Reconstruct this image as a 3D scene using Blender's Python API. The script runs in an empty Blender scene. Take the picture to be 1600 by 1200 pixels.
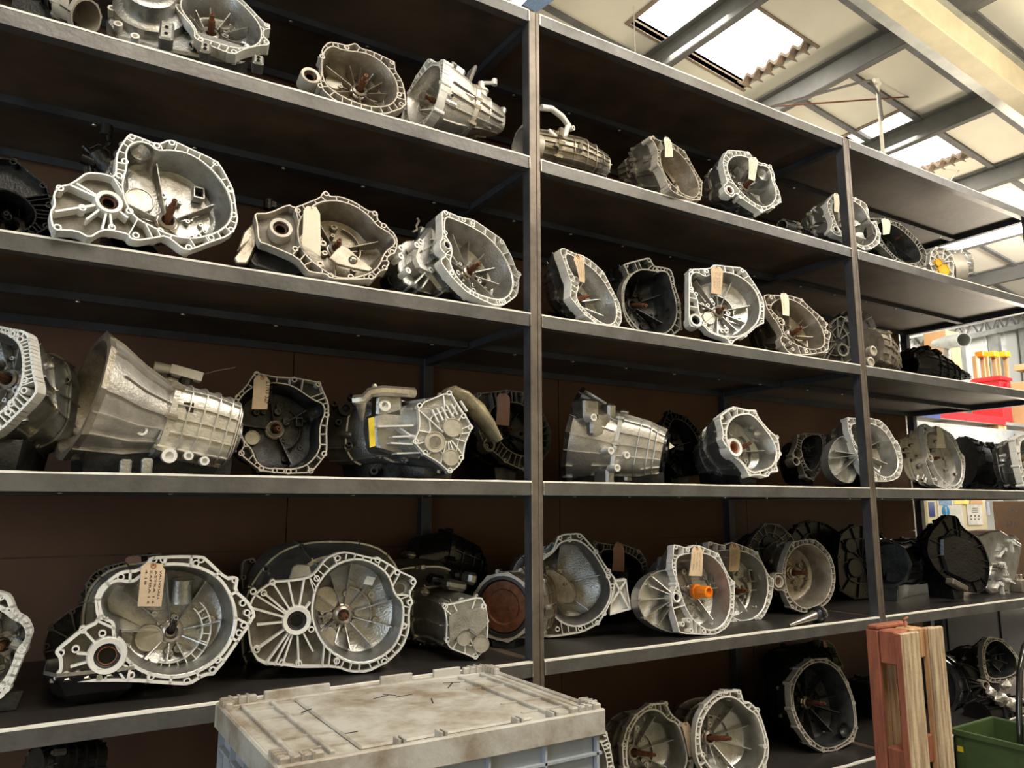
import bpy, bmesh, math, random
from mathutils import Vector, Matrix
from mathutils.geometry import tessellate_polygon
sc = bpy.context.scene
# ------------------------------------------------------------------ camera, world, lights, exposure
FPX = 1186.62; PITCH, YAW, ROLL = .1605, .55594, -.00179
CAM = Vector((-1.55233, -2.36193, 1.40319))
FW = Vector((math.sin(YAW)*math.cos(PITCH), math.cos(YAW)*math.cos(PITCH), math.sin(PITCH)))
_r = Vector((math.cos(YAW), -math.sin(YAW), 0)); _u = _r.cross(FW)
RT = _r*math.cos(ROLL)+_u*math.sin(ROLL); UP = RT.cross(FW)
cam = bpy.data.cameras.new('camera'); co = bpy.data.objects.new('camera', cam); sc.collection.objects.link(co)
co.matrix_world = Matrix(((RT.x, UP.x, -FW.x, CAM.x), (RT.y, UP.y, -FW.y, CAM.y), (RT.z, UP.z, -FW.z, CAM.z), (0, 0, 0, 1)))
cam.sensor_fit = 'HORIZONTAL'; cam.sensor_width = 36; cam.lens = FPX/1600*36; cam.clip_start = .05; cam.clip_end = 100
sc.camera = co
W = bpy.data.worlds.new('world'); sc.world = W; W.use_nodes = True
W.node_tree.nodes['Background'].inputs[0].default_value = (.80, .88, 1, 1)
W.node_tree.nodes['Background'].inputs[1].default_value = .12
vs = sc.view_settings; vs.view_transform = 'Standard'; vs.look = 'None'; vs.gamma = 1; vs.use_curve_mapping = False; vs.exposure = -0.2
def roof_z(x): return 6 - .124*x
def area(name, loc, tgt, sx, sy, e, col):
    l = bpy.data.lights.new(name, 'AREA'); l.shape = 'RECTANGLE'; l.size = sx; l.size_y = sy; l.energy = e; l.color = col
    o = bpy.data.objects.new(name, l); sc.collection.objects.link(o); o.location = loc
    o.rotation_euler = (Vector(tgt)-Vector(loc)).to_track_quat('-Z', 'Y').to_euler(); return o
WARM = (1, .86, .68); COOL = (.72, .86, 1)
# daylight through the aisle skylights (over and behind the camera), and the strip lights of the aisle
area('skylight_aisle', (-1.5, -3.0, roof_z(-1.5)-.25), (-1.5, -3.0, 0), 2.6, 1.2, 150, (1, .94, .84))
area('skylight_aisle', (2.2, -3.0, roof_z(2.2)-.25), (2.2, -3.0, 0), 2.6, 1.2, 175, (1, .94, .84))
area('skylight_aisle', (6.4, -2.4, roof_z(6.4)-.25), (6.4, -2.4, 0), 2.4, 1.2, 150, (1, .95, .88))
area('strip_light_glow', (-.6, -2.9, 4.6), (.2, 0.2, 1.6), 2.4, .25, 42, WARM)
area('strip_light_glow', (2.8, -2.6, 4.5), (3, 0.2, 1.6), 2.4, .25, 50, WARM)
# open roller door on the left of the aisle: cool daylight
area('roller_door_daylight', (-5.6, -2.6, 1.7), (0, 0, 1.6), 2.6, 2.8, 120, COOL)
# upward fill lamps added to brighten the roof lining, no fittings there
for _x in (-3.0, .6, 4.2, 7.8):
    area('roof_fill_uplight', (_x, -1.6, 4.15), (_x+.6, -.6, 6.0), 2.4, .3, 80, (1, .93, .78))
# unseen fill lamps added to brighten right-bay shelf undersides and the pale wall
area('shelf_underside_fill', (8.6, 1.3, 1.0), (3.2, .6, 2.6), 1.6, 1.4, 330, (1, .88, .68))
area('pale_wall_fill', (9.0, .6, 4.3), (9.6, 3.4, 2.6), 2.5, .4, 300, (1, .98, .94))
area('skylight_back', (3.4, 1.95, roof_z(3.4)-.1), (3.4, 1.95, 0), 1.4, .7, 60, (1, .97, .9))
area('skylight_back', (6.2, 1.95, roof_z(6.2)-.1), (6.2, 1.95, 0), 1.2, .7, 60, (1, .97, .9))
random.seed(7); R = random.random
def U_(a, b): return a+(b-a)*R()
# ------------------------------------------------------------------ materials
def mat(name, col, rough=.5, metal=0., var=.15, scale=8., bump=0., col2=None, emit=None, es=0., lo=.45, hi=.62, spec=.5, stretch=None):
    m = bpy.data.materials.new(name); m.use_nodes = True; nt = m.node_tree; b = nt.nodes['Principled BSDF']
    b.inputs['Roughness'].default_value = rough; b.inputs['Metallic'].default_value = metal; b.inputs['Specular IOR Level'].default_value = spec
    tc = nt.nodes.new('ShaderNodeTexCoord'); nz = nt.nodes.new('ShaderNodeTexNoise')
    nz.inputs['Scale'].default_value = scale; nz.inputs['Detail'].default_value = 6; nz.inputs['Roughness'].default_value = .65
    if stretch:
        mp = nt.nodes.new('ShaderNodeMapping'); mp.inputs['Scale'].default_value = stretch; nt.links.new(tc.outputs['Object'], mp.inputs['Vector']); nt.links.new(mp.outputs[0], nz.inputs['Vector'])
    else: nt.links.new(tc.outputs['Object'], nz.inputs['Vector'])
    cr = nt.nodes.new('ShaderNodeValToRGB'); c2 = col2 or tuple(c*(1-var*2) for c in col)
    cr.color_ramp.elements[0].position = lo-.12; cr.color_ramp.elements[0].color = (*c2, 1)
    cr.color_ramp.elements[1].position = hi; cr.color_ramp.elements[1].color = (*col, 1)
    nt.links.new(nz.outputs['Fac'], cr.inputs[0]); nt.links.new(cr.outputs[0], b.inputs['Base Color'])
    if bump:
        n2 = nt.nodes.new('ShaderNodeTexNoise'); n2.inputs['Scale'].default_value = scale*9; n2.inputs['Detail'].default_value = 3
        nt.links.new(tc.outputs['Object'], n2.inputs['Vector'])
        bp = nt.nodes.new('ShaderNodeBump'); bp.inputs['Strength'].default_value = bump; bp.inputs['Distance'].default_value = .004
        nt.links.new(n2.outputs['Fac'], bp.inputs['Height']); nt.links.new(bp.outputs[0], b.inputs['Normal'])
    if emit: b.inputs['Emission Color'].default_value = (*emit, 1); b.inputs['Emission Strength'].default_value = es
    return m
M = dict(
 cast=mat('cast_aluminium', (.50, .495, .47), .36, .86, .2, 16, .4, col2=(.30, .285, .25), lo=.42, hi=.58),
 mach=mat('machined_aluminium', (.82, .80, .74), .45, .15, .08, 20, .1),
 castb=mat('dirty_cast_aluminium', (.40, .36, .29), .42, .75, .3, 14, .4, col2=(.20, .165, .12), lo=.44),
 machb=mat('dull_machined_aluminium', (.55, .50, .42), .5, .3, .15, 20, .1),
 castp=mat('pocket_shade_cast', (.20, .18, .145), .55, .4, .3, 18, .3, col2=(.09, .078, .06)),  # darker than the casting, imitates shade deep in the flange pockets
 castd=mat('grime_and_shade_casting', (.06, .06, .056), .42, .6, .35, 14, .4),
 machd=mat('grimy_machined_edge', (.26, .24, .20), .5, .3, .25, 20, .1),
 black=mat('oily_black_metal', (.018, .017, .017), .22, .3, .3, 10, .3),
 white=mat('bright_cast_aluminium', (.66, .63, .57), .38, .75, .15, 14, .35),
 rust=mat('rusty_steel', (.20, .075, .032), .6, .4, .35, 40, .3, col2=(.09, .035, .02)),
 copper=mat('copper_brown_seal', (.45, .20, .11), .45, .5, .2, 30),
 steel=mat('bearing_steel', (.42, .38, .33), .3, .9, .15, 30),
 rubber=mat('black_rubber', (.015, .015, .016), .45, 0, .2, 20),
 bolt=mat('zinc_bolt', (.62, .56, .44), .35, .8, .2, 40),
 cap=mat('pressed_cap', (.56, .52, .44), .4, .55, .15, 30),
 yellow=mat('yellow_plastic', (.85, .48, .02), .4), orange=mat('orange_plastic', (.95, .25, .01), .35, spec=.6),
 tag=mat('manila_paper_tag', (.62, .46, .30), .8, 0, .08, 30), tagw=mat('pale_paper_tag', (.68, .64, .50), .8, 0, .08, 30, col2=(.64, .56, .34), lo=.3, hi=.5), tagp=mat('pinkish_paper_tag', (.45, .26, .20), .8, 0, .08, 30),
 ink=mat('pen_ink', (.03, .028, .035), .9, spec=.05), wire=mat('twine', (.12, .09, .06), .7),
 post=mat('bare_rolled_steel', (.20, .165, .13), .42, .5, .28, 7, .25, col2=(.10, .08, .065)),
 postd=mat('dark_blue_grey_steel', (.07, .072, .08), .5, .3, .25, 5, .2),  # dark blue-grey for post sides, back posts and under-shelf steel
 beam=mat('shelf_beam_steel', (.145, .14, .132), .42, .45, .22, 6, .25, col2=(.085, .08, .075)),
 lip=mat('worn_bright_edge', (.92, .89, .80), .45, 0, .12, 25), weld=mat('weld_bead', (.6, .57, .5), .35, .8, .3, 60),
 ply=mat('dark_oily_board', (.11, .075, .045), .5, 0, .3, 3, .2, col2=(.04, .028, .019)),
 mdf=mat('brown_back_board', (.15, .075, .038), .75, 0, .1, 1.2, col2=(.10, .048, .025)),
 panel=mat('roof_insulation_panel', (.80, .74, .60), .7, 0, .06, .8, .1, col2=(.70, .65, .53)),
 purlin=mat('galvanised_purlin', (.15, .145, .13), .85, 0, .18, 2, .1), tbar=mat('dark_panel_batten', (.16, .155, .15), .6, .2),
 cream=mat('cream_painted_steel', (.68, .58, .38), .55, 0, .12, 2, .1), galv=mat('galvanised_steel', (.52, .53, .50), .45, .6, .2, 4, .1, col2=(.36, .37, .36)),
 sky=mat('skylight_sheet', (1, 1, 1), .5, emit=(1, .99, .94), es=5.), oily=mat('oil_darkened_board_top', (.03, .027, .024), .34, 0, .3, 3, .15, col2=(.022, .019, .017), spec=.2), tube=mat('lit_tube', (1, 1, 1), .5, emit=(1, .97, .82), es=9.),
 cement=mat('corrugated_cement_sheet', (.30, .22, .15), .8, 0, .25, 10), conduit=mat('cream_conduit', (.60, .56, .46), .5), cable=mat('dark_cable', (.10, .09, .08), .6),
 floor=mat('workshop_concrete', (.045, .043, .04), .6, 0, .25, 1.5, .2), wall=mat('pale_wall', (.66, .66, .62), .8, 0, .05, 1), wally=mat('cream_wall', (.72, .64, .42), .8, 0, .05, 1),
 crate=mat('grey_blue_plastic', (.36, .39, .43), .55, 0, .12, 6, .1), lid=mat('dirty_grey_plastic_lid', (.47, .455, .41), .6, 0, .3, 7, .3, col2=(.25, .20, .145), lo=.46, hi=.58),
 red=mat('red_plastic', (.75, .02, .03), .35), blue=mat('blue_board', (.03, .06, .25), .5), bluep=mat('pale_blue_board', (.25, .38, .60), .8, 0, .15, 60),
 card=mat('cardboard', (.62, .36, .17), .85, 0, .06, 3), cardd=mat('brown_cardboard', (.15, .09, .055), .85, 0, .1, 3), paper=mat('white_paper', (.8, .78, .7), .8), sticky=mat('yellow_label', (.8, .6, .03), .5),
 wood=mat('weathered_pallet_wood', (.62, .38, .19), .75, 0, .2, 9, .3, col2=(.30, .16, .07), stretch=(5, 5, .35)), woodr=mat('red_stained_wood', (.38, .12, .065), .75, 0, .2, 9, .3, col2=(.20, .065, .04), stretch=(4, 4, .6)), woodg=mat('grey_weathered_wood', (.58, .46, .30), .8, 0, .25, 9, .5, col2=(.28, .19, .11), stretch=(6, 6, .35), lo=.5),
 green=mat('green_painted_steel', (.065, .11, .035), .5, .1, .2, 5), chrome=mat('polished_dark_tube', (.10, .10, .10), .15, .9, .1, 5), foil=mat('oily_plastic_film', (.55, .52, .46), .12, .5, .35, 18, .6), grey=mat('grey_board', (.30, .31, .31), .7), white2=mat('white_painted', (.8, .8, .78), .5), film=mat('yellowed_plastic_film', (.42, .36, .22), .2, .1, .3, 12, .6), bsign=mat('sign_blue', (.02, .25, .55), .6))
# ------------------------------------------------------------------ mesh helpers
class MB:
    def __init__(s): s.v = []; s.f = []; s.m = []; s.mi = 0
    def q(s, vs_, *faces):
        n = len(s.v); s.v += [Vector(x) for x in vs_]
        for f in faces: s.f.append([n+i for i in f]); s.m.append(s.mi)
    def box(s, c, d, rot=None):
        c = Vector(c); h = Vector(d)/2; P = []
        for x in (-1, 1):
            for y in (-1, 1):
                for z in (-1, 1):
                    p = Vector((x*h.x, y*h.y, z*h.z)); P.append(c+((rot @ p) if rot else p))
        s.q(P, (0, 1, 3, 2), (4, 6, 7, 5), (0, 4, 5, 1), (2, 3, 7, 6), (0, 2, 6, 4), (1, 5, 7, 3))
    def bb(s, x0, y0, z0, x1, y1, z1): s.box(((x0+x1)/2, (y0+y1)/2, (z0+z1)/2), (abs(x1-x0), abs(y1-y0), abs(z1-z0)))
    def lathe(s, p, ax, prof, n=16, ph=0., closed=False, teeth=0, td=0.):
        """profile of (radius, distance along ax)"""
        ax = Vector(ax).normalized(); a = ax.orthogonal().normalized(); b = ax.cross(a); p = Vector(p); P = []
        for r, h in prof:
            for i in range(n):
                t = ph+2*math.pi*i/n; rr = r-(td if teeth and i % 2 else 0)
                P.append(p+ax*h+(a*math.cos(t)+b*math.sin(t))*rr)
        F = []
        for k in range(len(prof)-1):
            for i in range(n): j = (i+1) % n; F.append((k*n+i, k*n+j, (k+1)*n+j, (k+1)*n+i))
        if prof[0][0] > 1e-5 and closed: F.append(tuple(range(n-1, -1, -1)))
        if closed: F.append(tuple((len(prof)-1)*n+i for i in range(n)))
        s.q(P, *F)
    def cyl(s, p0, p1, r, n=12, r1=None):
        p0 = Vector(p0); p1 = Vector(p1); L = (p1-p0).length
        if L < 1e-6: return
        s.lathe(p0, p1-p0, [(r, 0), (r if r1 is None else r1, L)], n, closed=True)
    def tube(s, path, r, n=8):
        path = [Vector(p) for p in path]; P = []; up = None
        for i, p in enumerate(path):
            d = (path[min(i+1, len(path)-1)]-path[max(i-1, 0)]).normalized()
            if up is None: up = d.orthogonal().normalized()
            up = (up-d*up.dot(d)).normalized(); b = d.cross(up)
            for k in range(n): t = 2*math.pi*k/n; P.append(p+(up*math.cos(t)+b*math.sin(t))*r)
        F = []
        for i in range(len(path)-1):
            for k in range(n): j = (k+1) % n; F.append((i*n+k, i*n+j, (i+1)*n+j, (i+1)*n+k))
        F.append(tuple(range(n-1, -1, -1))); F.append(tuple((len(path)-1)*n+k for k in range(n))); s.q(P, *F)
    def prism(s, poly, d):
        n = len(poly); poly = [Vector(p) for p in poly]; d = Vector(d)
        T = tessellate_polygon([poly]); F = [t for t in T]+[tuple(n+i for i in reversed(t)) for t in T]
        for i in range(n): j = (i+1) % n; F.append((i, j, n+j, n+i))
        s.q(poly+[p+d for p in poly], *F)
    def loft(s, rings, cap0=False, cap1=False):
        n = len(rings[0]); P = [p for r in rings for p in r]; F = []
        for k in range(len(rings)-1):
            for i in range(n): j = (i+1) % n; F.append((k*n+i, k*n+j, (k+1)*n+j, (k+1)*n+i))
        if cap1: F += [tuple((len(rings)-1)*n+i for i in t) for t in tessellate_polygon([rings[-1]])]
        if cap0: F += [t for t in tessellate_polygon([rings[0]])]
        s.q(P, *F)
    def build(s, name, m, parent=None, org=None, smooth=0, clampz=None, bevel=0):
        me = bpy.data.meshes.new(name); o0 = Vector(org) if org is not None else Vector((0, 0, 0))
        if clampz is not None:
            for p in s.v:
                if p.z < clampz: p.z = clampz
        me.from_pydata([tuple(p-o0) for p in s.v], [], s.f)
        for mm in (m if isinstance(m, (list, tuple)) else [m]): me.materials.append(M[mm])
        for i, p in enumerate(me.polygons): p.material_index = s.m[i]
        bm = bmesh.new(); bm.from_mesh(me); bmesh.ops.recalc_face_normals(bm, faces=bm.faces)
        if bevel: bmesh.ops.bevel(bm, geom=[e for e in bm.edges if len(e.link_faces) == 2 and e.calc_face_angle(0) > .6], offset=bevel, segments=1, affect='EDGES', clamp_overlap=True)
        if smooth:
            bmesh.ops.remove_doubles(bm, verts=bm.verts, dist=1e-5)
            for f in bm.faces: f.smooth = True
            for e in bm.edges:
                if len(e.link_faces) != 2 or e.calc_face_angle(0) > math.radians(smooth): e.smooth = False
        bm.to_mesh(me); bm.free()
        o = bpy.data.objects.new(name, me); sc.collection.objects.link(o)
        if parent: o.parent = parent
        elif org is not None: o.location = o0
        return o
def empty(name, loc):
    o = bpy.data.objects.new(name, None); o.empty_display_size = .05; o.location = loc; sc.collection.objects.link(o); return o
def tagit(o, label=None, cat=None, group=None, kind=None):
    if label: o['label'] = label
    if cat: o['category'] = cat
    if group: o['group'] = group
    if kind: o['kind'] = kind
    return o
# world points from photograph bearings
def ray(x, y): return (FW*FPX+RT*(x-800)-UP*(y-600)).normalized()
def atY(x, y, Y): d = ray(x, y); return CAM+d*((Y-CAM.y)/d.y)
def atX(x, y, X): d = ray(x, y); return CAM+d*((X-CAM.x)/d.x)
def atZ(x, y, Z): d = ray(x, y); return CAM+d*((Z-CAM.z)/d.z)
def mpp(P): return (Vector(P)-CAM).dot(FW)/FPX     # metres per photograph pixel at P
ZS = [3.4115-.6386*k for k in range(6)]
V = {'A':(0,180,4),'W1':(360,280,5.714),'W2':(600,310,6.667),'W3':(620,60,6.667),'W4':(140,0,5.333),'C5':(0,500,4),'W5':(500,570,6.154),'C6':(340,540,2.963),'C7':(0,840,4),'W7':(60,830,4),'W8':(340,560,6.316),'C8':(360,820,3.636),'W6':(600,830,5.714),'T2':(400,0,3.529),'B1':(800,140,3.478),'V1':(840,380,6.667),'V2':(1050,400,5.714),'V3':(940,200,5.333),'V4':(1230,290,5.333),'V5':(1230,640,5.333),'V6':(1400,980,8),'V7':(980,840,6.667),'V8':(1160,800,5.714),'B3':(860,590,4),'B5':(750,810,4.848),'B7':(940,980,3.81),'T1':(0,0,3.81)}
TR = {}
TR['g2'] = {'v': 'W4','k': 1,'az': -25,'el': 0,'Y': 0.3,'o': [(700,45),(870,240),(870,320),(1000,380),(1200,460),(1290,410),(1420,380),(1500,375),(1490,330),(1450,300),(1450,250),(1520,235),(1430,160),(1290,10),(1200,-60),(1000,-120),(800,-100),(700,-40)],'i': [(740,50),(890,230),(900,300),(1040,345),(1180,390),(1300,400),(1390,370),(1430,320),(1420,200),(1260,20),(1150,-50),(980,-90),(820,-70)],'h': [(925,330),(1205,430),(1475,350),(1480,210)],'sh': (1010,290),'dc': [(1120,210,50)]}
TR['g3'] = {'v': 'T2','k': 1,'az': 0,'el': 0,'Y': 0.25,'o': [(360,270),(400,228),(470,240),(500,250),(550,235),(580,265),(640,280),(765,340),(770,390),(810,450),(825,520),(830,590),(700,635),(560,600),(440,560),(350,480),(365,310)],'i': [(365,400),(370,290),(420,250),(480,280),(600,290),(680,330),(750,400),(780,470),(780,530),(740,580),(650,590),(540,560),(440,510),(385,460)],'h': [(500,262),(752,345),(802,575),(790,520),(355,472),(365,312)],'sh': (570,500),'seal': [(300,420,45)],'dc': [(430,450,45)]}
TR['g4'] = {'v': 'W3','k': 1,'az': -85,'el': 0,'Y': 0.2,'o': [(110,560),(200,390),(320,210),(350,215),(380,245),(440,245),(465,215),(490,225),(470,440),(430,600),(390,740),(270,920),(150,960),(20,900),(100,640)],'i': [(130,560),(330,290),(430,280),(455,330),(440,560),(380,740),(260,880),(130,900),(100,640)]}
TR['g7'] = {'v': 'A','k': 2,'az': 0,'el': 0,'Y': 0.15,'o': [(745,200),(800,120),(830,118),(985,180),(1060,150),(1105,165),(1210,215),(1330,270),(1380,310),(1440,420),(1465,480),(1480,600),(1490,650),(1470,715),(1420,760),(1330,790),(1240,825),(1180,845),(1140,835),(1040,755),(960,770),(865,785),(810,770),(800,745),(700,722),(640,720),(560,770),(480,725),(345,720),(320,680),(310,600),(340,560),(330,490),(370,440),(430,430),(480,400),(540,355),(640,360),(720,385),(725,250)],'i': [(790,230),(820,180),(880,165),(940,185),(980,225),(1080,220),(1180,240),(1280,300),(1370,390),(1430,490),(1450,580),(1440,650),(1400,700),(1330,740),(1200,770),(1060,745),(930,680),(870,650),(820,600),(790,540),(770,460),(775,400),(800,320)],'h': [(825,135),(980,190),(1075,172),(1350,300),(1437,458),(1460,622),(1445,715),(1320,765),(1180,825),(850,750),(810,598),(700,700),(515,577),(360,700),(375,455),(745,378),(780,288)],'sh': (1045,665),'dc': [(875,525,85)],'seal': [(680,545,65)],'ribs': [(430,430),(480,425),(345,600),(515,577),(540,650),(640,710),(700,700),(800,640)]}
TR['g8'] = {'v': 'W1','k': 2,'az': 0,'el': 0,'Y': 0.15,'o': [(570,250),(640,225),(800,160),(820,120),(850,100),(880,125),(890,150),(980,150),(1100,195),(1240,285),(1290,285),(1320,310),(1315,350),(1350,390),(1390,400),(1410,435),(1460,475),(1495,540),(1490,610),(1470,660),(1410,690),(1400,720),(1425,745),(1390,810),(1340,820),(1280,895),(1230,890),(1120,895),(1000,895),(890,885),(860,850),(740,835),(690,820),(600,700),(345,590),(250,560),(235,390),(210,300),(340,300),(520,220)],'i': [(640,330),(760,220),(880,190),(1000,200),(1130,250),(1240,330),(1310,420),(1400,470),(1460,520),(1470,580),(1400,625),(1360,680),(1330,760),(1270,820),(1180,860),(1060,880),(930,870),(800,780),(700,700),(630,600),(605,480),(615,390)],'h': [(855,130),(1290,305),(1370,415),(1445,648),(1378,790),(1255,872),(895,860),(580,620),(600,280),(1075,870)],'sh': (945,625),'seal': [(450,440,85)],'dc': [(1360,570,40)]}
TR['g9'] = {'v': 'W2','k': 2,'az': 10,'el': 0,'Y': 0.15,'o': [(600,135),(632,122),(800,195),(930,215),(1040,290),(1240,430),(1275,500),(1340,620),(1380,745),(1430,780),(1405,850),(1410,900),(1390,1010),(1330,1060),(1240,1120),(1130,1110),(1000,1050),(870,985),(770,890),(680,790),(600,680),(590,630),(650,590),(590,530),(575,460),(610,410),(605,300)],'i': [(640,190),(720,215),(900,290),(1080,400),(1200,530),(1290,670),(1340,800),(1350,900),(1310,1000),(1230,1050),(1130,1040),(1000,1000),(880,940),(780,840),(720,740),(690,660),(720,560),(700,470),(650,400),(635,330)],'sh': (880,770)}
TR['g25'] = {'v': 'V3','k': 1,'az': 10,'el': 0,'Y': 0.15,'o': [(400,80),(430,65),(470,100),(580,120),(690,190),(730,260),(790,370),(840,450),(835,560),(820,600),(760,600),(640,560),(580,520),(560,490),(500,350),(465,300),(470,200),(440,120)],'i': [(540,170),(600,170),(680,240),(760,350),(810,450),(815,530),(780,580),(700,560),(640,520),(560,440),(510,350),(490,260),(490,190)]}
TR['g26'] = {'v': 'V3','k': 1,'az': 10,'el': 0,'Y': 0.15,'o': [(1045,185),(1080,183),(1210,195),(1240,215),(1260,245),(1310,285),(1370,295),(1420,330),(1445,400),(1440,440),(1480,520),(1500,610),(1450,650),(1340,700),(1310,680),(1200,610),(1120,540),(1090,580),(1030,540),(1015,480),(1050,450),(1020,360),(1010,260)],'i': [(1050,290),(1090,240),(1160,230),(1230,250),(1290,310),(1370,315),(1410,360),(1415,430),(1450,500),(1455,580),(1410,640),(1340,660),(1250,610),(1160,530),(1090,440),(1055,370)]}
TR['g28'] = {'v': 'V4','k': 1,'az': 10,'el': 0,'Y': 0.15,'o': [(330,140),(380,75),(450,80),(570,100),(660,150),(675,200),(690,300),(740,300),(780,400),(770,480),(700,530),(640,535),(560,490),(480,430),(400,410),(360,370),(380,300),(345,220)],'i': [(370,170),(400,110),(470,100),(560,130),(640,190),(690,300),(740,340),(750,400),(720,470),(640,510),(560,470),(470,400),(420,340),(390,260)]}
TR['g52'] = {'v': 'V4','k': 1,'az': 0,'el': 0,'Y': 0.15,'o': [(665,270),(780,270),(860,290),(940,315),(1000,365),(1080,440),(1140,520),(1165,570),(1155,670),(1080,680),(1000,665),(910,635),(860,580),(780,500),(720,400),(700,320)],'i': [(740,310),(830,310),(930,350),(1020,430),(1090,510),(1120,580),(1110,630),(1050,650),(970,640),(900,590),(830,520),(770,420)]}
TR['g29'] = {'v': 'V1','k': 2,'az': 10,'el': 0,'Y': 0.15,'o': [(230,70),(262,45),(400,110),(460,120),(560,180),(690,300),(720,360),(800,520),(860,640),(870,700),(880,800),(850,870),(780,890),(650,860),(560,800),(470,720),(400,640),(340,560),(345,520),(350,400),(320,330),(290,230)],'i': [(285,95),(400,150),(480,200),(600,290),(690,400),(760,520),(820,640),(830,740),(800,830),(720,850),(620,800),(520,720),(440,640),(400,540),(440,440),(380,340),(320,240)]}
TR['g30'] = {'v': 'V1','k': 2,'az': 0,'el': 0,'Y': 0.15,'o': [(890,225),(920,208),(1140,150),(1175,155),(1215,240),(1300,245),(1390,270),(1420,350),(1430,440),(1490,620),(1495,780),(1500,890),(1400,970),(1200,1010),(1060,960),(930,820),(880,680),(870,500),(900,400),(945,340),(920,270)],'i': [(910,460),(960,350),(1040,290),(1120,275),(1240,300),(1320,290),(1370,330),(1390,440),(1430,560),(1450,700),(1430,820),(1360,920),(1220,970),(1080,920),(980,810),(910,700),(900,560)]}
TR['g31'] = {'v': 'V2','k': 2,'az': 0,'el': 0,'Y': 0.15,'o': [(150,115),(340,110),(370,75),(500,90),(640,105),(740,250),(800,350),(825,420),(825,540),(820,600),(770,620),(680,700),(560,750),(545,780),(510,780),(500,740),(400,710),(330,680),(270,610),(240,640),(160,625),(150,560),(150,300)],'i': [(165,170),(220,140),(300,190),(340,170),(440,140),(540,155),(650,210),(740,300),(785,400),(790,500),(770,580),(700,660),(600,720),(480,720),(380,690),(310,630),(265,560),(240,480),(230,370),(180,300)]}
TR['g32'] = {'v': 'V2','k': 2,'az': 0,'el': 0,'Y': 0.15,'o': [(820,340),(960,350),(1050,350),(1160,385),(1200,430),(1340,550),(1390,610),(1370,650),(1425,690),(1405,750),(1395,855),(1200,885),(1050,880),(960,750),(990,700),(940,600),(900,550),(850,470),(830,400)],'i': [(960,375),(1080,390),(1190,460),(1290,560),(1350,660),(1370,760),(1340,820),(1240,835),(1130,800),(1050,750),(990,670),(1000,580),(920,520),(870,450)]}
TR['g10'] = {'v': 'C5','k': 3,'az': -30,'el': 0,'Y': 0.12,'o': [(-300,60),(-150,30),(0,35),(60,50),(150,65),(185,95),(210,300),(240,440),(200,500),(0,700),(-120,760),(-300,740),(-400,500),(-400,250)],'i': [(-280,100),(-100,60),(20,80),(90,120),(130,180),(140,280),(130,400),(60,520),(-60,620),(-200,650),(-330,500),(-340,280)]}
TR['g12'] = {'v': 'W8','k': 3,'az': 0,'el': 0,'Y': 0.35,'o': [(330,190),(380,130),(430,150),(580,180),(760,185),(900,210),(1010,235),(1060,350),(1100,440),(1100,560),(1080,700),(1085,880),(1075,950),(930,1130),(700,1140),(560,1130),(420,1110),(210,940),(265,850),(230,760),(200,690),(190,600),(100,580),(115,500),(180,370),(280,270)],'i': [(180,560),(200,430),(280,330),(400,260),(560,240),(740,270),(880,370),(960,420),(1040,450),(1060,530),(1010,640),(1000,760),(1010,900),(900,1040),(760,1090),(600,1080),(470,1080),(380,1010),(350,900),(270,820),(220,700),(190,620)]}
TR['g15'] = {'v': 'C6','k': 3,'az': 0,'el': 0,'Y': 0.5,'o': [(1205,220),(1300,210),(1340,205),(1420,215),(1500,290),(1545,400),(1540,480),(1500,540),(1420,580),(1330,540),(1290,500),(1240,470),(1210,400),(1200,300)],'i': None}
TR['g36'] = {'v': 'B3','k': 3,'az': 10,'el': 0,'Y': 0.15,'o': [(1055,240),(1140,178),(1230,200),(1280,200),(1310,260),(1370,330),(1420,370),(1430,410),(1440,490),(1410,540),(1430,590),(1380,590),(1360,625),(1310,610),(1240,615),(1220,570),(1180,520),(1150,500),(1070,390),(1080,350)],'i': [(1110,290),(1160,240),(1240,225),(1290,260),(1330,310),(1390,390),(1420,480),(1390,550),(1320,580),(1250,590),(1200,520),(1140,480),(1100,380)]}
TR['g38'] = {'v': 'V5','k': 3,'az': 0,'el': 0,'Y': 0.15,'o': [(500,65),(560,70),(680,65),(780,90),(840,150),(900,250),(940,300),(960,400),(960,500),(930,570),(860,600),(700,600),(620,500),(560,330),(530,220),(510,180)],'i': [(530,130),(580,110),(680,110),(780,150),(850,230),(900,330),(930,430),(920,500),(870,560),(790,560),(700,490),(640,400),(580,300),(540,220)]}
TR['g39'] = {'v': 'V5','k': 3,'az': 0,'el': 0,'Y': 0.15,'o': [(1140,120),(1150,115),(1215,150),(1245,130),(1370,200),(1410,260),(1440,350),(1480,390),(1485,480),(1470,600),(1430,660),(1370,675),(1260,640),(1220,620),(1180,500),(1150,430),(1170,380),(1150,280),(1135,200)],'i': [(1160,190),(1230,180),(1300,190),(1370,260),(1420,350),(1460,450),(1460,550),(1430,620),(1370,640),(1300,590),(1240,510),(1210,420),(1180,340),(1160,260)]}
TR['g16'] = {'v': 'C7','k': 4,'az': 0,'el': 0,'Y': 0.15,'o': [(-250,500),(-200,350),(-100,320),(0,338),(60,360),(100,470),(170,510),(203,590),(180,650),(165,700),(130,780),(70,930),(10,1010),(-100,1050),(-250,900)],'i': [(-220,520),(-100,420),(0,450),(70,510),(140,540),(165,600),(150,650),(100,700),(80,780),(20,900),(-60,960),(-180,880)]}
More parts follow.
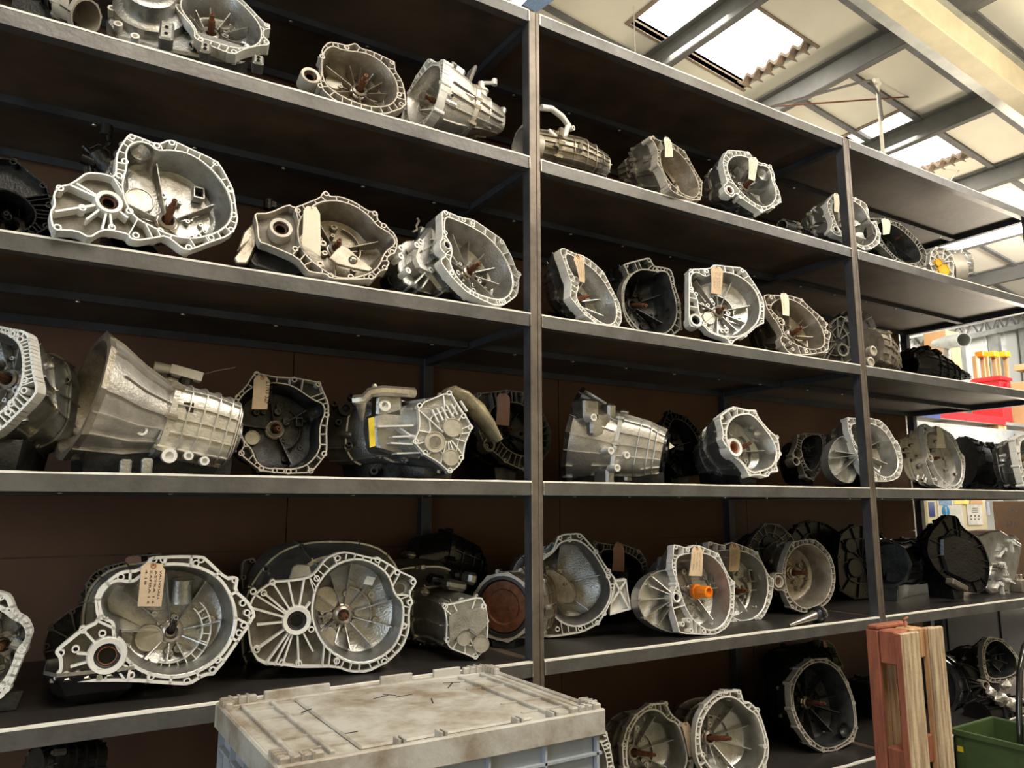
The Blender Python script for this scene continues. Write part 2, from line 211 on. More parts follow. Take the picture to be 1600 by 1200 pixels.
TR['g17'] = {'v': 'W7','k': 4,'az': 0,'el': 0,'Y': 0.15,'o': [(700,160),(860,150),(1030,152),(1060,175),(1180,290),(1235,280),(1252,300),(1240,370),(1310,430),(1350,490),(1358,540),(1110,900),(1040,905),(945,965),(840,960),(570,940),(130,945),(90,925),(110,890),(130,870),(130,800),(100,760),(120,730),(270,610),(370,560),(355,480),(350,420),(380,350),(480,270),(530,245),(620,240),(680,195)],'i': [(385,450),(400,390),(470,310),(590,330),(650,280),(740,220),(870,210),(1000,230),(1120,290),(1190,390),(1225,500),(1225,600),(1190,700),(1110,800),(1000,870),(880,905),(760,900),(660,870),(570,810),(500,720),(480,640),(480,560),(410,540)]}
TR['g19'] = {'v': 'C8','k': 4,'az': 0,'el': 0,'Y': 0.15,'o': [(540,190),(600,160),(660,150),(800,185),(850,190),(920,230),(960,260),(1050,300),(1060,330),(1020,390),(1040,440),(1020,480),(1020,600),(980,700),(900,780),(860,800),(780,840),(680,840),(600,810),(390,815),(300,800),(165,790),(110,700),(95,560),(110,440),(150,380),(240,320),(330,315),(440,300),(480,270)],'i': [(500,340),(560,260),(640,210),(740,195),(830,230),(900,290),(930,400),(980,440),(980,560),(950,660),(890,730),(800,780),(700,785),(620,750),(540,690),(490,600),(465,500),(480,400)]}
TR['g41'] = {'v': 'B5','k': 4,'az': 0,'el': 0,'Y': 0.2,'o': [(300,400),(420,300),(490,275),(550,240),(590,140),(640,115),(760,110),(790,140),(880,240),(960,370),(1035,465),(1020,520),(1000,620),(950,720),(900,800),(780,865),(640,890),(500,905),(380,880),(300,700)],'i': [(380,380),(490,310),(570,250),(610,180),(740,160),(850,250),(930,380),(980,480),(990,580),(940,690),(860,770),(740,820),(620,790),(540,700),(440,640),(380,520)]}
TR['g43'] = {'v': 'V7','k': 4,'az': 0,'el': 0,'Y': 0.15,'o': [(480,75),(500,70),(640,110),(710,65),(950,160),(1000,270),(1060,400),(1120,470),(1120,650),(1110,800),(1050,930),(930,1010),(860,1015),(545,1000),(530,930),(470,730),(460,620),(490,550),(520,480),(470,330),(465,280),(480,150)],'i': [(510,230),(560,180),(700,160),(850,170),(960,260),(1040,400),(1080,560),(1080,700),(1050,840),(980,930),(880,970),(780,930),(680,840),(610,720),(570,600),(530,480),(510,340)]}
TR['g44'] = {'v': 'V7','k': 4,'az': 0,'el': 0,'Y': 0.35,'o': [(840,50),(860,40),(1000,80),(1060,55),(1100,45),(1350,140),(1400,240),(1440,320),(1480,400),(1530,440),(1520,560),(1500,660),(1440,800),(1380,880),(1290,910),(1130,890),(1000,870),(900,700),(880,400),(850,150)],'i': [(900,140),(1100,130),(1250,150),(1370,230),(1440,330),(1470,480),(1460,620),(1420,750),(1340,830),(1240,865),(1130,850),(1040,760),(960,600),(920,400),(890,250)]}
TR['g45'] = {'v': 'V8','k': 4,'az': 0,'el': 0,'Y': 0.3,'o': [(440,270),(500,255),(640,238),(720,300),(790,390),(825,500),(832,600),(820,700),(780,790),(740,830),(690,860),(620,890),(540,900),(440,860),(400,780),(370,700),(300,700),(260,640),(265,580),(310,540),(360,550),(355,500),(390,380)],'i': [(385,520),(400,420),(460,330),(540,290),(620,290),(700,340),(770,430),(800,540),(800,640),(770,740),(710,810),(630,850),(540,860),(460,800),(410,720),(385,620)]}
TR['g58'] = {'v': 'B7','k': 5,'az': 0,'el': 0,'Y': 0.1,'o': [(120,700),(150,600),(200,520),(290,455),(360,450),(390,445),(395,475),(420,520),(480,570),(530,700),(550,800),(540,880),(400,960),(200,950),(130,850)],'i': [(150,740),(165,640),(210,550),(280,490),(350,500),(400,560),(450,570),(490,680),(510,790),(480,870),(400,920),(250,920),(160,850)]}
TR['g59'] = {'v': 'B7','k': 5,'az': 0,'el': 0,'Y': 0.1,'o': [(555,640),(570,540),(620,450),(700,385),(800,375),(825,370),(835,400),(850,450),(880,440),(930,490),(960,560),(1000,700),(990,800),(940,900),(800,970),(640,930),(560,780)],'i': [(585,660),(600,560),(650,470),(720,415),(800,420),(870,490),(920,520),(950,600),(975,700),(960,800),(900,880),(780,920),(670,860),(600,760)]}
TR['g60'] = {'v': 'B7','k': 5,'az': 0,'el': 0,'Y': 0.4,'o': [(1120,330),(1180,240),(1250,190),(1340,185),(1420,240),(1470,330),(1510,450),(1525,600),(1500,680),(1400,735),(1320,745),(1240,700),(1170,600),(1130,490)],'i': [(1140,360),(1190,260),(1260,210),(1340,210),(1410,260),(1460,350),(1495,450),(1510,590),(1480,660),(1400,710),(1320,720),(1250,670),(1190,590),(1145,480)]}
TR['g62'] = {'v': 'V6','k': 5,'az': 0,'el': 0,'Y': 0.3,'o': [(1080,280),(1100,200),(1150,130),(1250,130),(1340,150),(1440,250),(1520,360),(1560,480),(1540,600),(1450,680),(1300,700),(1180,690),(1130,640),(1090,500),(1080,380)],'i': [(1115,300),(1150,210),(1230,165),(1320,180),(1420,280),(1490,360),(1520,480),(1500,560),(1400,620),(1250,640),(1160,620),(1130,520),(1115,400)]}
# ------------------------------------------------------------------ gearbox builders
def chaikin(P, n=1, a=.22):
    for _ in range(n):
        Q = []
        for i in range(len(P)):
            p, q = P[i], P[(i+1) % len(P)]; Q += [p*(1-a)+q*a, p*a+q*(1-a)]
        P = Q
    return P
def area2(P): return sum(P[i].x*P[(i+1) % len(P)].y-P[(i+1) % len(P)].x*P[i].y for i in range(len(P)))/2
def ccw(P): return P if area2(P) > 0 else P[::-1]
def offset(P, d):       # inwards for ccw and positive d
    Q = []; n = len(P)
    for i in range(n):
        a = (P[i]-P[i-1]).normalized(); b = (P[(i+1) % n]-P[i]).normalized()
        t = (a+b); t = t.normalized() if t.length > 1e-6 else a
        nn = Vector((-t.y, t.x)); k = max(.55, abs(nn.dot(Vector((-a.y, a.x))))); Q.append(P[i]+nn*(d/k))
    return Q
def inside(p, P):
    c = False; j = len(P)-1
    for i in range(len(P)):
        if (P[i].y > p.y) != (P[j].y > p.y) and p.x < (P[j].x-P[i].x)*(p.y-P[i].y)/(P[j].y-P[i].y)+P[i].x: c = not c
        j = i
    return c
def nearest(p, P):
    best = None
    for i in range(len(P)):
        a, b = P[i], P[(i+1) % len(P)]; ab = b-a; t = max(0, min(1, (p-a).dot(ab)/max(ab.length_squared, 1e-12))); q = a+ab*t; d = (q-p).length
        if best is None or d < best[0]: best = (d, q)
    return best
def angular(P, c, n):   # resample a closed outline as radii over angle (starting at angle 0, ccw)
    out = []
    for k in range(n):
        t = 2*math.pi*k/n; d = Vector((math.cos(t), math.sin(t))); r = 0
        for i in range(len(P)):
            a, b = P[i]-c, P[(i+1) % len(P)]-c; e = b-a; den = d.x*e.y-d.y*e.x
            if abs(den) < 1e-12: continue
            s = (a.x*e.y-a.y*e.x)/den; u = (a.x*d.y-a.y*d.x)/den
            if 0 <= u <= 1 and s > r: r = s
        out.append(r if r > 0 else .05)
    return out
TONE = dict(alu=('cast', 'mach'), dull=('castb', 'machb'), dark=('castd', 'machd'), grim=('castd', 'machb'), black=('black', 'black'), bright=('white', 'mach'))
LOG = []
def stuffy(o, par=None):
    o['kind'] = 'stuff'
    if par: o.parent = par
    return o
def frame(az, el):
    a, e = math.radians(az), math.radians(el); N = Vector((math.sin(a)*math.cos(e), -math.cos(a)*math.cos(e), math.sin(e)))
    U = Vector((math.cos(a), math.sin(a), 0)); return N, U, N.cross(U)
def gearbox(v, k, az, el, o, i=None, Y=None, label='', group=None, tone='alu', h=None, sh=None, tip=None, shm='rust', seal=(), dc=(), ribs=None, b=None, L=.30, d=.10,
            rw=.0042, wing=None, sump=None, tower=None, fins=True, name='gearbox', sealm='rubber', nribs=9, seed=0, dcm='cap', dish=(), win=(), extra=None, bd=.07, sealr=1., nofoot=False, flat=False):
    rnd = random.Random(seed or len(LOG)*13+5); uf = rnd.uniform
    x0, y0, s = V[v]; px = lambda x, y: (x0+x/s, y0+y/s); zs = ZS[k]+.0015; N, U, Wv = frame(az, el)
    ref = i or o; cx = sum(p[0] for p in ref)/len(ref); cy = sum(p[1] for p in ref)/len(ref)
    def solve(Yt):
        P0 = atY(*px(cx, cy), Yt); zm = 9
        for p in o: dd = ray(*px(*p)); zm = min(zm, (CAM+dd*((P0-CAM).dot(N)/dd.dot(N))).z)
        return P0, zm
    if Y is None:
        lo, hi = .03, .62
        Y = lo if solve(lo)[1] > zs+.004 and ZS[k] > CAM.z else None
        if Y is None:
            s0 = solve(lo)[1]-zs-.004; best = (9, .2)
            for q in range(60):
                yy = lo+(hi-lo)*q/59; e = abs(solve(yy)[1]-zs-.004)
                if e < best[0]: best = (e, yy)
            Y = best[1]
    P0, zm = solve(Y)
    def loc(x, y, n=0.):
        dd = ray(*px(x, y)); Q = CAM+dd*((P0+N*n-CAM).dot(N)/dd.dot(N))-P0; return Vector((Q.dot(U), Q.dot(Wv)))
    w3 = lambda p, n=0.: P0+U*p.x+Wv*p.y+N*n
    pxr = lambda r: r/s*mpp(P0)
    O = ccw([loc(*p) for p in o]); O0 = O; O = chaikin(O, 1, .2); I = None
    cls, mch = TONE[tone]; T = empty(name, (P0.x, P0.y+.12, ZS[k])); org = T.location
    tagit(T, label, 'gearbox', group); cl = ZS[k]+.0015
    if zm > cl: pass
    fd = .034
    F = MB(); B = MB(); parts = {}
    if i:
        I = chaikin(ccw([loc(*p) for p in i]), 2, .25)
        ci = sum(I, Vector((0, 0)))/len(I)
    else: ci = sum(O, Vector((0, 0)))/len(O)
    # --- flange: rims, bolt bosses, webs, recessed pocket floor
    def strip(P, wd, n0, n1):
        Q = offset(P, wd); m = len(P)
        F.loft([[w3(p, n1) for p in P], [w3(p, n0) for p in P], [w3(p, n0) for p in Q], [w3(p, n1) for p in Q]])
    strip(O, rw, 0, -fd-.004)
    if i:
        strip(offset(I, -rw), rw, 0, -fd)
        hole = [Vector((p.x, p.y, 0)) for p in I]; outl = [Vector((p.x, p.y, 0)) for p in O]
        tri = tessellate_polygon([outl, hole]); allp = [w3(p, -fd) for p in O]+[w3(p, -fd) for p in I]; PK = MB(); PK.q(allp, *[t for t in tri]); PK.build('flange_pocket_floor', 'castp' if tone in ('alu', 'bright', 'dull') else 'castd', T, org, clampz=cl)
        gap = lambda p: nearest(p, O)
        nI = len(I); step = max(1, nI//(26 if not flat else 18))
        for q in range(0, nI, step):
            p = I[q]; dist, t = nearest(p, O)
            if .006 < dist < .075 and inside((p+t)/2, O) and not inside((p+t)/2, I):
                dr = (t-p).normalized(); nn = Vector((-dr.y, dr.x))*.0016*(2.2 if flat else 1)
                F.prism([w3(p-nn, 0), w3(p+nn, 0), w3(t+nn, 0), w3(t-nn, 0)], -N*fd)
    else:
        B.q([w3(p, -.016) for p in O], *tessellate_polygon([[Vector((p.x, p.y, 0)) for p in O]]))
        c = ci; Q1 = [ci+(p-ci)*.62 for p in O]; Q2 = [ci+(p-ci)*.59 for p in O]
        F.loft([[w3(p, -.016) for p in Q1], [w3(p, -.004) for p in Q1], [w3(p, -.004) for p in Q2], [w3(p, -.016) for p in Q2]])
        for q in range(0, len(O), max(2, len(O)//15)):
            t = O[q]; dr = (t-c).normalized(); nn = Vector((-dr.y, dr.x))*.002; p = c+dr*.02
            F.prism([w3(p-nn, -.002), w3(p+nn, -.002), w3(t+nn, -.002), w3(t-nn, -.002)], -N*.014)
    H = [loc(*p) for p in h] if h else []
    if not h:
        acc = 9
        for q in range(len(O0)):
            p = O0[q]; a = (p-O0[q-1]).normalized(); bb = (O0[(q+1) % len(O0)]-p).normalized(); acc += (p-O0[q-1]).length
            if a.x*bb.y-a.y*bb.x > .05 and acc > .045:
                m = (bb-a).normalized() if (bb-a).length > 1e-4 else Vector((-a.y, a.x)); c = p+m*.0085
                if not i or not inside(c, I): H.append(c); acc = 0
    for p in H:
        r = .0102; F.lathe(w3(p, 0), -N, [(.0060, fd+.012), (.0062, -.0008), (r, -.0008), (r, fd+.012)], 12)
    if ribs and seal:
        c = loc(seal[0][0], seal[0][1]); r0 = pxr(seal[0][2])
        for rb in ribs:
            t = loc(*rb); dr = (t-c).normalized(); nn = Vector((-dr.y, dr.x))*.0028; p = c+dr*r0
            F.prism([w3(p-nn, 0), w3(p+nn, 0), w3(t+nn, 0), w3(t-nn, 0)], -N*fd)
    # --- bell: tapering wall, floor, ribs, cast bosses
    if i:
        dp = d; rings = []
        for t, sc_ in ((0, 1), (.02, .985), (.6, .93), (.92, .88), (1, .80)): rings.append([w3(ci+(p-ci)*sc_, -.001-dp*t) for p in I])
        B.loft(rings); fl = [ci+(p-ci)*.80 for p in I]
        c = loc(*sh, n=-dp) if sh else ci+Vector((uf(-.02, .0), uf(-.02, .02)))
        B.loft([[w3(p, -dp-.001) for p in fl], [w3(c+(p-ci)*.38, -dp-.016) for p in I]], cap1=True)
        for q in range(nribs):
            a = 2*math.pi*(q+uf(-.2, .2))/nribs+.3; dr = Vector((math.cos(a), math.sin(a))); r1 = 0
            rr = angular(fl, c, 36)[int(((a % (2*math.pi))/(2*math.pi))*36) % 36]; nn = Vector((-dr.y, dr.x))*.0018
            p, t = c+dr*.032, c+dr*rr*1.06
            B.q([w3(p-nn, -dp-.014), w3(p+nn, -dp-.014), w3(t+nn, -dp*.99), w3(t-nn, -dp*.99), w3(p-nn, -dp+.008), w3(p+nn, -dp+.008), w3(t+nn, -dp*.48), w3(t-nn, -dp*.48)], (4, 5, 6, 7), (0, 1, 5, 4), (2, 3, 7, 6), (1, 2, 6, 5), (0, 3, 7, 4))
        for q in range(17):
            a = uf(0, 6.28); rr = uf(.045, .115); p = c+Vector((math.cos(a), math.sin(a)))*rr
            if inside(p, fl):
                r = uf(.006, .013); hh = uf(.008, .028); B.lathe(w3(p, -dp-.012), N, [(r*1.15, 0), (r, hh), (r*.45, hh), (r*.45, hh-.006), (.0001, hh-.006)], 10)
        arcs = rnd.random() < .6
        if arcs:
            a0 = uf(-1.2, .2); r = uf(.075, .095); A = [c+Vector((math.cos(a0+t*.16), math.sin(a0+t*.16)))*r for t in range(13)]; A = [p for p in A if inside(p, fl)]
            for p, q in zip(A, A[1:]):
                nn = (q-p).normalized(); nn = Vector((-nn.y, nn.x))*.0018; B.prism([w3(p-nn, -dp+.012), w3(p+nn, -dp+.012), w3(q+nn, -dp+.012), w3(q-nn, -dp+.012)], -N*.028)
        # shaft and bearing
        S = MB(); tl = dp*.72
        ax = N
        if tip: ax = (w3(loc(*tip, n=-.03), -.03)-w3(c, -dp)).normalized()
        if ax.dot(N) < .6: ax = N
        S.lathe(w3(c, -dp-.012), ax, [(.0115, 0), (.0115, tl)], 22, teeth=1, td=.0018, closed=True); S.lathe(w3(c, -dp-.012)+ax*tl, ax, [(.0075, 0), (.0075, .022), (.0035, .022), (.0035, .015), (.0001, .015)], 12)
        S.build('input_shaft', shm, T, org, 40)
        S = MB(); S.lathe(w3(c, -dp-.014), N, [(.036, 0), (.036, .008), (.030, .012), (.028, .012), (.028, .02), (.020, .024), (.0165, .02), (.0165, .004)], 20); S.build('release_bearing', 'steel' if tone != 'dark' else 'castd', T, org, 35)
    if dish:
        for x, y, r in dish:
            c = loc(x, y); r = pxr(r); D = MB(); D.lathe(w3(c, -.004), N, [(r, 0), (r*.93, -.012), (r*.7, -.026), (r*.4, -.034), (.0001, -.037)], 20); D.build('dished_recess', cls, T, org, 60)
    for x, y, r in dc:
        n0 = -d+.004 if i and inside(loc(x, y), I) else .0; c = loc(x, y, n0+.01); r = pxr(r); D = MB()
        D.lathe(w3(c, n0-.016), N, [(r*1.04, 0), (r*1.04, .020), (r, .024), (r*.93, .024), (r*.90, .021), (.0001, .021)], 24); D.build('bearing_cap', dcm, T, org, 35)
    for x, y, r in win:
        n0 = -d+.004; c = loc(x, y, n0); r = pxr(r); D = MB(); Rr = Matrix(((U.x, Wv.x, N.x), (U.y, Wv.y, N.y), (U.z, Wv.z, N.z)))
        for dx, dy, wx, wy in ((-1, 0, .25, 2.2), (1, 0, .25, 2.2), (0, -1, 2.2, .25), (0, 1, 2.2, .25)): D.box(w3(c+Vector((dx*r*.8, dy*r)), n0+.012), (wx*r*.8, wy*r, .03), Rr)
        WF = D.build('window_frame', cls, T, org); D = MB(); D.box(w3(c, n0), (r*1.5, r*1.9, .006), Rr); D.build('window_dark_plate', 'black', T, org).parent = WF  # black plate imitates the darkness of an open window
    for n_, (x, y, r) in enumerate(seal):
        c = loc(x, y); r = pxr(r)*sealr; D = MB(); D.lathe(w3(c, 0), -N, [(r*.78, .012), (r*.80, -.004), (r*1.12, -.006), (r*1.18, 0), (r*1.25, .05)], 26); D.build('output_boss', mch, T, org, 40)
        D = MB(); D.lathe(w3(c, 0), -N, [(r*.80, .004), (r*.70, .001), (r*.60, .004), (r*.55, .012), (r*.55, .03), (.0001, .03)], 24); sl = D.build('output_seal', sealm, T, org, 40)
        D = MB(); D.lathe(w3(c, 0), -N, [(r*.60, .0035), (r*.56, .0015), (r*.52, .004), (r*.52, .01)], 24); D.build('seal_ring', 'copper' if sealm != 'rubber' or n_ == 0 and rnd.random() < .4 else 'steel', T, org, 40).parent = sl
    # --- outside casting lofted back to the gear case
    n = 48; cO = sum(O, Vector((0, 0)))/len(O); ro = angular(O, cO, n)
    cen0 = w3(cO, -fd)
    if b:
        bx, by, bY, br = b; E = atY(*px(bx, by), bY); er = br/s*mpp(E)
    else:
        er = .115; E = cen0-N*L; E = Vector((E.x, E.y, max(E.z-.02, zs+er*.9)))
    E = Vector((E.x, E.y, E.z)); rings = []
    prof = ((0, 1, 0), (.06, .975, 0), (.30, .88, .05), (.44, .80, .2), (.445, .86, .2), (.50, .86, .25), (.505, .78, .3), (.7, .72, .7), (.93, .66, 1), (1, .52, 1))
    er_k = er/.72
    for t, sc_, mx in prof:
        c = cen0.lerp(E, t); ring = []
        for q in range(n):
            a = 2*math.pi*q/n; ca, sa = math.cos(a), math.sin(a)
            e = 3.2; rr = (abs(ca)**e+abs(sa)**e)**(-1/e)*er_k; r = (ro[q]*(1-mx)+rr*mx)*sc_
            ring.append(c+U*(ca*r)+Wv*(sa*r))
        rings.append(ring)
    C_ = MB(); C_.loft(rings[:5]); C_.build('bell_housing_shell', cls, T, org, 35, clampz=cl)
    C_ = MB(); C_.loft(rings[4:], cap1=True)
    axd = (E-cen0).normalized()
    # longitudinal fins and collar bolts
    if fins:
        for q in range(0, n, 3):
            if rnd.random() < .8:
                for seg in ((1, 4), (6, 9)):
                    if rnd.random() < .15: continue
                    prev = None
                    for z in range(*seg):
                        a, b2 = rings[z][q], rings[z+1][q]; oa = (a-cen0.lerp(E, prof[z][0])).normalized()*.009; tb = (rings[z][(q+1) % n]-rings[z][q-1]).normalized()*.002
                        if z >= seg[1]-1 and seg[1] == 9: continue
                        C_.q([a-tb-oa*.3, a+tb-oa*.3, b2+tb-oa*.3, b2-tb-oa*.3, a-tb+oa, a+tb+oa, b2+tb+oa, b2-tb+oa], (4, 5, 6, 7), (0, 1, 5, 4), (2, 3, 7, 6), (1, 2, 6, 5), (0, 3, 7, 4))
        for zz in (7,):
            for q in range(n):
                a, b2 = rings[zz][q], rings[zz][(q+1) % n]; c = cen0.lerp(E, prof[zz][0]); oa = (a-c).normalized()*.007; ob = (b2-c).normalized()*.007; C_.q([a-axd*.002, b2-axd*.002, b2+ob-axd*.002, a+oa-axd*.002, a+axd*.002, b2+axd*.002, b2+ob+axd*.002, a+oa+axd*.002], (0, 1, 2, 3), (4, 5, 6, 7), (3, 2, 6, 7))
    for q in range(14):
        z_ = rnd.choice((1, 2, 2, 6, 7, 7)); p = rings[z_][rnd.randrange(n)].lerp(rings[z_+1][rnd.randrange(n)], 0); c = cen0.lerp(E, prof[z_][0]); oo = (p-c).normalized(); rr = uf(.007, .016)
        dr = oo if rnd.random() < .5 else -axd
        C_.lathe(p-oo*.006, dr, [(rr*1.2, -.03), (rr, uf(.008, .02)), (rr*.55, uf(.008, .02)), (rr*.5, .0), (.0001, .0)], 10)
    GC = C_.build('gear_case', cls, T, org, 35, clampz=cl)
    Bt = MB()
    for q in range(0, n, 5):
        p = rings[4][q]; c = cen0.lerp(E, prof[4][0]); oo = (p-c).normalized(); pp = p-oo*.008
        C0 = pp-axd*.004
        Bt.lathe(C0, -axd, [(.011, -.03), (.011, 0), (.0075, 0), (.0075, .008), (.0001, .008)], 6)
    stuffy(Bt.build('case_bolts', 'bolt' if tone in ('alu', 'dull', 'bright') else mch, T, org, 35, clampz=cl), GC)
    FL = F.build('flange', mch, T, org, 30, clampz=cl)
    if H:
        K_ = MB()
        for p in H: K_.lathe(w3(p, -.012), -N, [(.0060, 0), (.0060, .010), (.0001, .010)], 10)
        stuffy(K_.build('bolt_bore_shade', 'rubber', T, org, 30, clampz=cl), FL)  # black plugs imitate the darkness inside the bolt holes
    B.build('bell_interior' if i else 'cover_web', cls, T, org, 40, clampz=cl)
    if wing:
        poly, dep, rb = wing; P = chaikin(ccw([loc(*p, n=-dep) for p in poly]), 2); D = MB()
        Q = offset(P, rw); D.loft([[w3(p, -dep-.05) for p in P], [w3(p, -dep) for p in P], [w3(p, -dep) for p in Q], [w3(p, -dep-.02) for p in Q]]); D.q([w3(p, -dep-.02) for p in Q], *tessellate_polygon([[Vector((p.x, p.y, 0)) for p in Q]]))
        c = loc(seal[0][0], seal[0][1]) if seal else ci
        for x, y in rb:
            t = loc(x, y, -dep); dr = (t-c).normalized(); nn = Vector((-dr.y, dr.x))*.0024; p = c+dr*.028
            D.q([w3(p-nn, -dep-.02), w3(p+nn, -dep-.02), w3(t+nn, -dep-.02), w3(t-nn, -dep-.02), w3(p-nn, -.006), w3(p+nn, -.006), w3(t+nn, -dep), w3(t-nn, -dep)], (4, 5, 6, 7), (0, 1, 5, 4), (2, 3, 7, 6), (1, 2, 6, 5), (0, 3, 7, 4))
            D.lathe(w3(t, -dep-.02), N, [(.007, 0), (.007, .024), (.003, .024), (.0001, .018)], 8)
        D.build('differential_cover', cls, T, org, 35, clampz=cl)
    if tower:
        x, y, bY, hh, r = tower; E1 = atY(*px(x, y), bY); r *= mpp(E1)/s; hh *= mpp(E1)/s; D = MB()
        D.lathe(E1, (0, 0, 1), [(r*1.5, -.02), (r*1.5, .0), (r, .004), (r, hh*.55), (r*1.25, hh*.58), (r*1.25, hh*.66), (r*.6, hh*.7), (r*.6, hh), (.0001, hh)], 16); D.cyl(E1+Vector((-r*.5, 0, hh*.95)), E1+Vector((r*2.4, -.01, hh*1.1)), r*.32, 8); D.lathe(E1+Vector((r*2.4, -.01, hh*1.02)), (0, 0, 1), [(r*.5, 0), (r*.5, r), (.0001, r)], 10); D.build('shift_tower', mch if tone != 'black' else 'black', T, org, 35)
    # lower casing reaching down to the shelf, coloured dark to read as shadow
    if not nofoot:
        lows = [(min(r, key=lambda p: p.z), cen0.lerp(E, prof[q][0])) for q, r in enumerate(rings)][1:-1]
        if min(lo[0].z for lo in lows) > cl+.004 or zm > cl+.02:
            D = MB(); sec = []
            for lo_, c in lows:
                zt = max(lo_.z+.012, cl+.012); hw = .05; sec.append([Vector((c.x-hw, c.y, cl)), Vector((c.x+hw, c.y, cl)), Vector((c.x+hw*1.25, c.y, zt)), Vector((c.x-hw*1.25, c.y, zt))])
            D.loft(sec, True, True); D.build('lower_case_shade_block', 'castd', T, org, 40, bevel=.004)
    if extra: extra(T, org, w3, loc, N, U, Wv)
    ii = [p.x for p in I] if i else [0, 0]; jj = [p.y for p in I] if i else [0, 0]
    LOG.append('%s X%.2f Y%.2f zm %.3f in %.2fx%.2f  %s' % (v, P0.x, Y, zm-ZS[k], max(ii)-min(ii), max(jj)-min(jj), label[:40]))
    return T, w3, loc, N
def casing(k, st, label, tone='alu', group=None, mouth=True, endcap=None, e=2.6, grid=5, seams=(1,), name='gearbox', mouthm=None, extra=None, bolts=True, seed=0, cat='gearbox', ringm=None, nf=14):
    """side-on gearbox: stations (px, py, Y, r_px[, squareness]) from the bell mouth to the tail"""
    rnd = random.Random(seed or len(LOG)*17+3); S_ = [atY(x, y, Y) for x, y, Y, *_ in st]; Rr = [q[3]*mpp(p) for q, p in zip(st, S_)]
    cl = ZS[k]+.0015; A = (S_[-1]-S_[0]).normalized(); U = A.cross(Vector((0, 0, 1))).normalized(); Wv = U.cross(A); cls, mch = TONE[tone]
    mid = S_[len(S_)//2]; T = empty(name, (mid.x, mid.y, ZS[k])); org = T.location; tagit(T, label, cat, group); n = 36
    def ring(c, r, ex, lob=0): return [c+U*(math.cos(a)*r*f)+Wv*(math.sin(a)*r*f) for a, f in ((2*math.pi*q/n, (abs(math.cos(2*math.pi*q/n))**ex+abs(math.sin(2*math.pi*q/n))**ex)**(-1/ex)*(1+lob*(q % 4 == 0))) for q in range(n))]
    exs = [(q[4] if len(q) > 4 else 2) for q in st]; B = MB(); rings = []; seg = []
    for j in range(len(st)):
        rings.append(ring(S_[j], Rr[j], exs[j]))
    tail = MB(); cut = seams[0] if seams else len(st)-1
    B.loft(rings[:cut+1], cap0=not mouth); tail.loft(rings[cut:], cap1=True)
    for sj in seams:
        c = S_[sj]; r = Rr[sj]; tail.loft([ring(c-A*.009, r*.98, exs[sj]), ring(c-A*.009, r*1.07, exs[sj], .03), ring(c+A*.009, r*1.07, exs[sj], .03), ring(c+A*.009, r*.98, exs[sj])])
    for q in range(0, n, max(1, n//nf)):
        for j in range(len(st)-1):
            a, b = rings[j][q], rings[j+1][q]; oa = (a-S_[j]).normalized()*.008; ob = (b-S_[j+1]).normalized()*.008; tb = (rings[j][(q+1) % n]-rings[j][q-1]).normalized()*.002
            if rnd.random() < .12: continue
            (B if j < cut else tail).q([a-tb-oa*.3, a+tb-oa*.3, b+tb-ob*.3, b-tb-ob*.3, a-tb+oa, a+tb+oa, b+tb+ob, b-tb+ob], (4, 5, 6, 7), (0, 1, 5, 4), (2, 3, 7, 6), (1, 2, 6, 5), (0, 3, 7, 4))
    for g_ in range(1, grid):
        t = g_/grid; f = cut+(len(st)-1-cut)*t; j = min(int(f), len(st)-2); u = f-j; c = S_[j].lerp(S_[j+1], u); r = Rr[j]*(1-u)+Rr[j+1]*u
        if len(st)-1-cut > 0: tail.loft([ring(c-A*.002, r*.98, exs[j]), ring(c-A*.002, r+.008, exs[j]), ring(c+A*.002, r+.008, exs[j]), ring(c+A*.002, r*.98, exs[j])])
    B.build('bell_housing', cls, T, org, 35, clampz=cl); GC = tail.build('gear_case', cls, T, org, 35, clampz=cl)
    if mouth:
        c = S_[0]; r = Rr[0]; D = MB(); D.loft([ring(c+A*.016, r, 2, .04), ring(c-A*.003, r*1.03, 2, .05), ring(c-A*.003, r*.92, 2), ring(c+A*.09, r*.80, 2), ring(c+A*.09, r*.1, 2)], cap1=True); D.build('bell_mouth', ringm or mch, T, org, 35, clampz=cl)
        if mouthm:
            D = MB(); D.lathe(c+A*.01, -A, [(r*.8, 0), (r*.78, .006), (r*.55, .008), (r*.5, .004), (r*.2, .006), (.0001, .006)], 28, teeth=0); D.build('clutch_drum', mouthm, T, org, 35)
            D = MB(); D.lathe(c, -A, [(r*.95, 0), (r*.93, .006), (r*.84, .006), (r*.82, 0)], 28); D.build('rubber_seal_ring', 'rubber', T, org, 35)
    Bt = MB()
    if bolts:
        for sj in seams:
            for q in range(0, n, 4):
                f = 1.1; a = 2*math.pi*q/n; p = S_[sj]+(rings[sj][q]-S_[sj])*f; Bt.lathe(p-A*.014, A, [(.0001, -.007), (.007, -.007), (.007, 0), (.0105, 0), (.0105, .03)], 6)
        stuffy(Bt.build('case_bolts', 'bolt' if tone in ('alu', 'dull', 'bright') else mch, T, org, 35, clampz=cl), GC)
    if endcap:
        D = MB(); c = S_[-1]; r = Rr[-1]; D.loft([ring(c-A*.004, r*.96, exs[-1]), ring(c+A*.012, r*.9, exs[-1])], cap1=True); D.lathe(c+A*.012, A, [(r*.5, 0), (r*.5, .008), (r*.42, .01), (.0001, .01)], 22)
        for q in range(8): a = q*.785; dd = U*math.cos(a)+Wv*math.sin(a); D.prism([c+A*.012+dd*r*.5+dd.cross(A)*.002, c+A*.012+dd*r*.5-dd.cross(A)*.002, c+A*.012+dd*r*.88-dd.cross(A)*.002, c+A*.012+dd*r*.88+dd.cross(A)*.002], A*.007)
        D.build('end_cover', endcap, T, org, 35, clampz=cl)
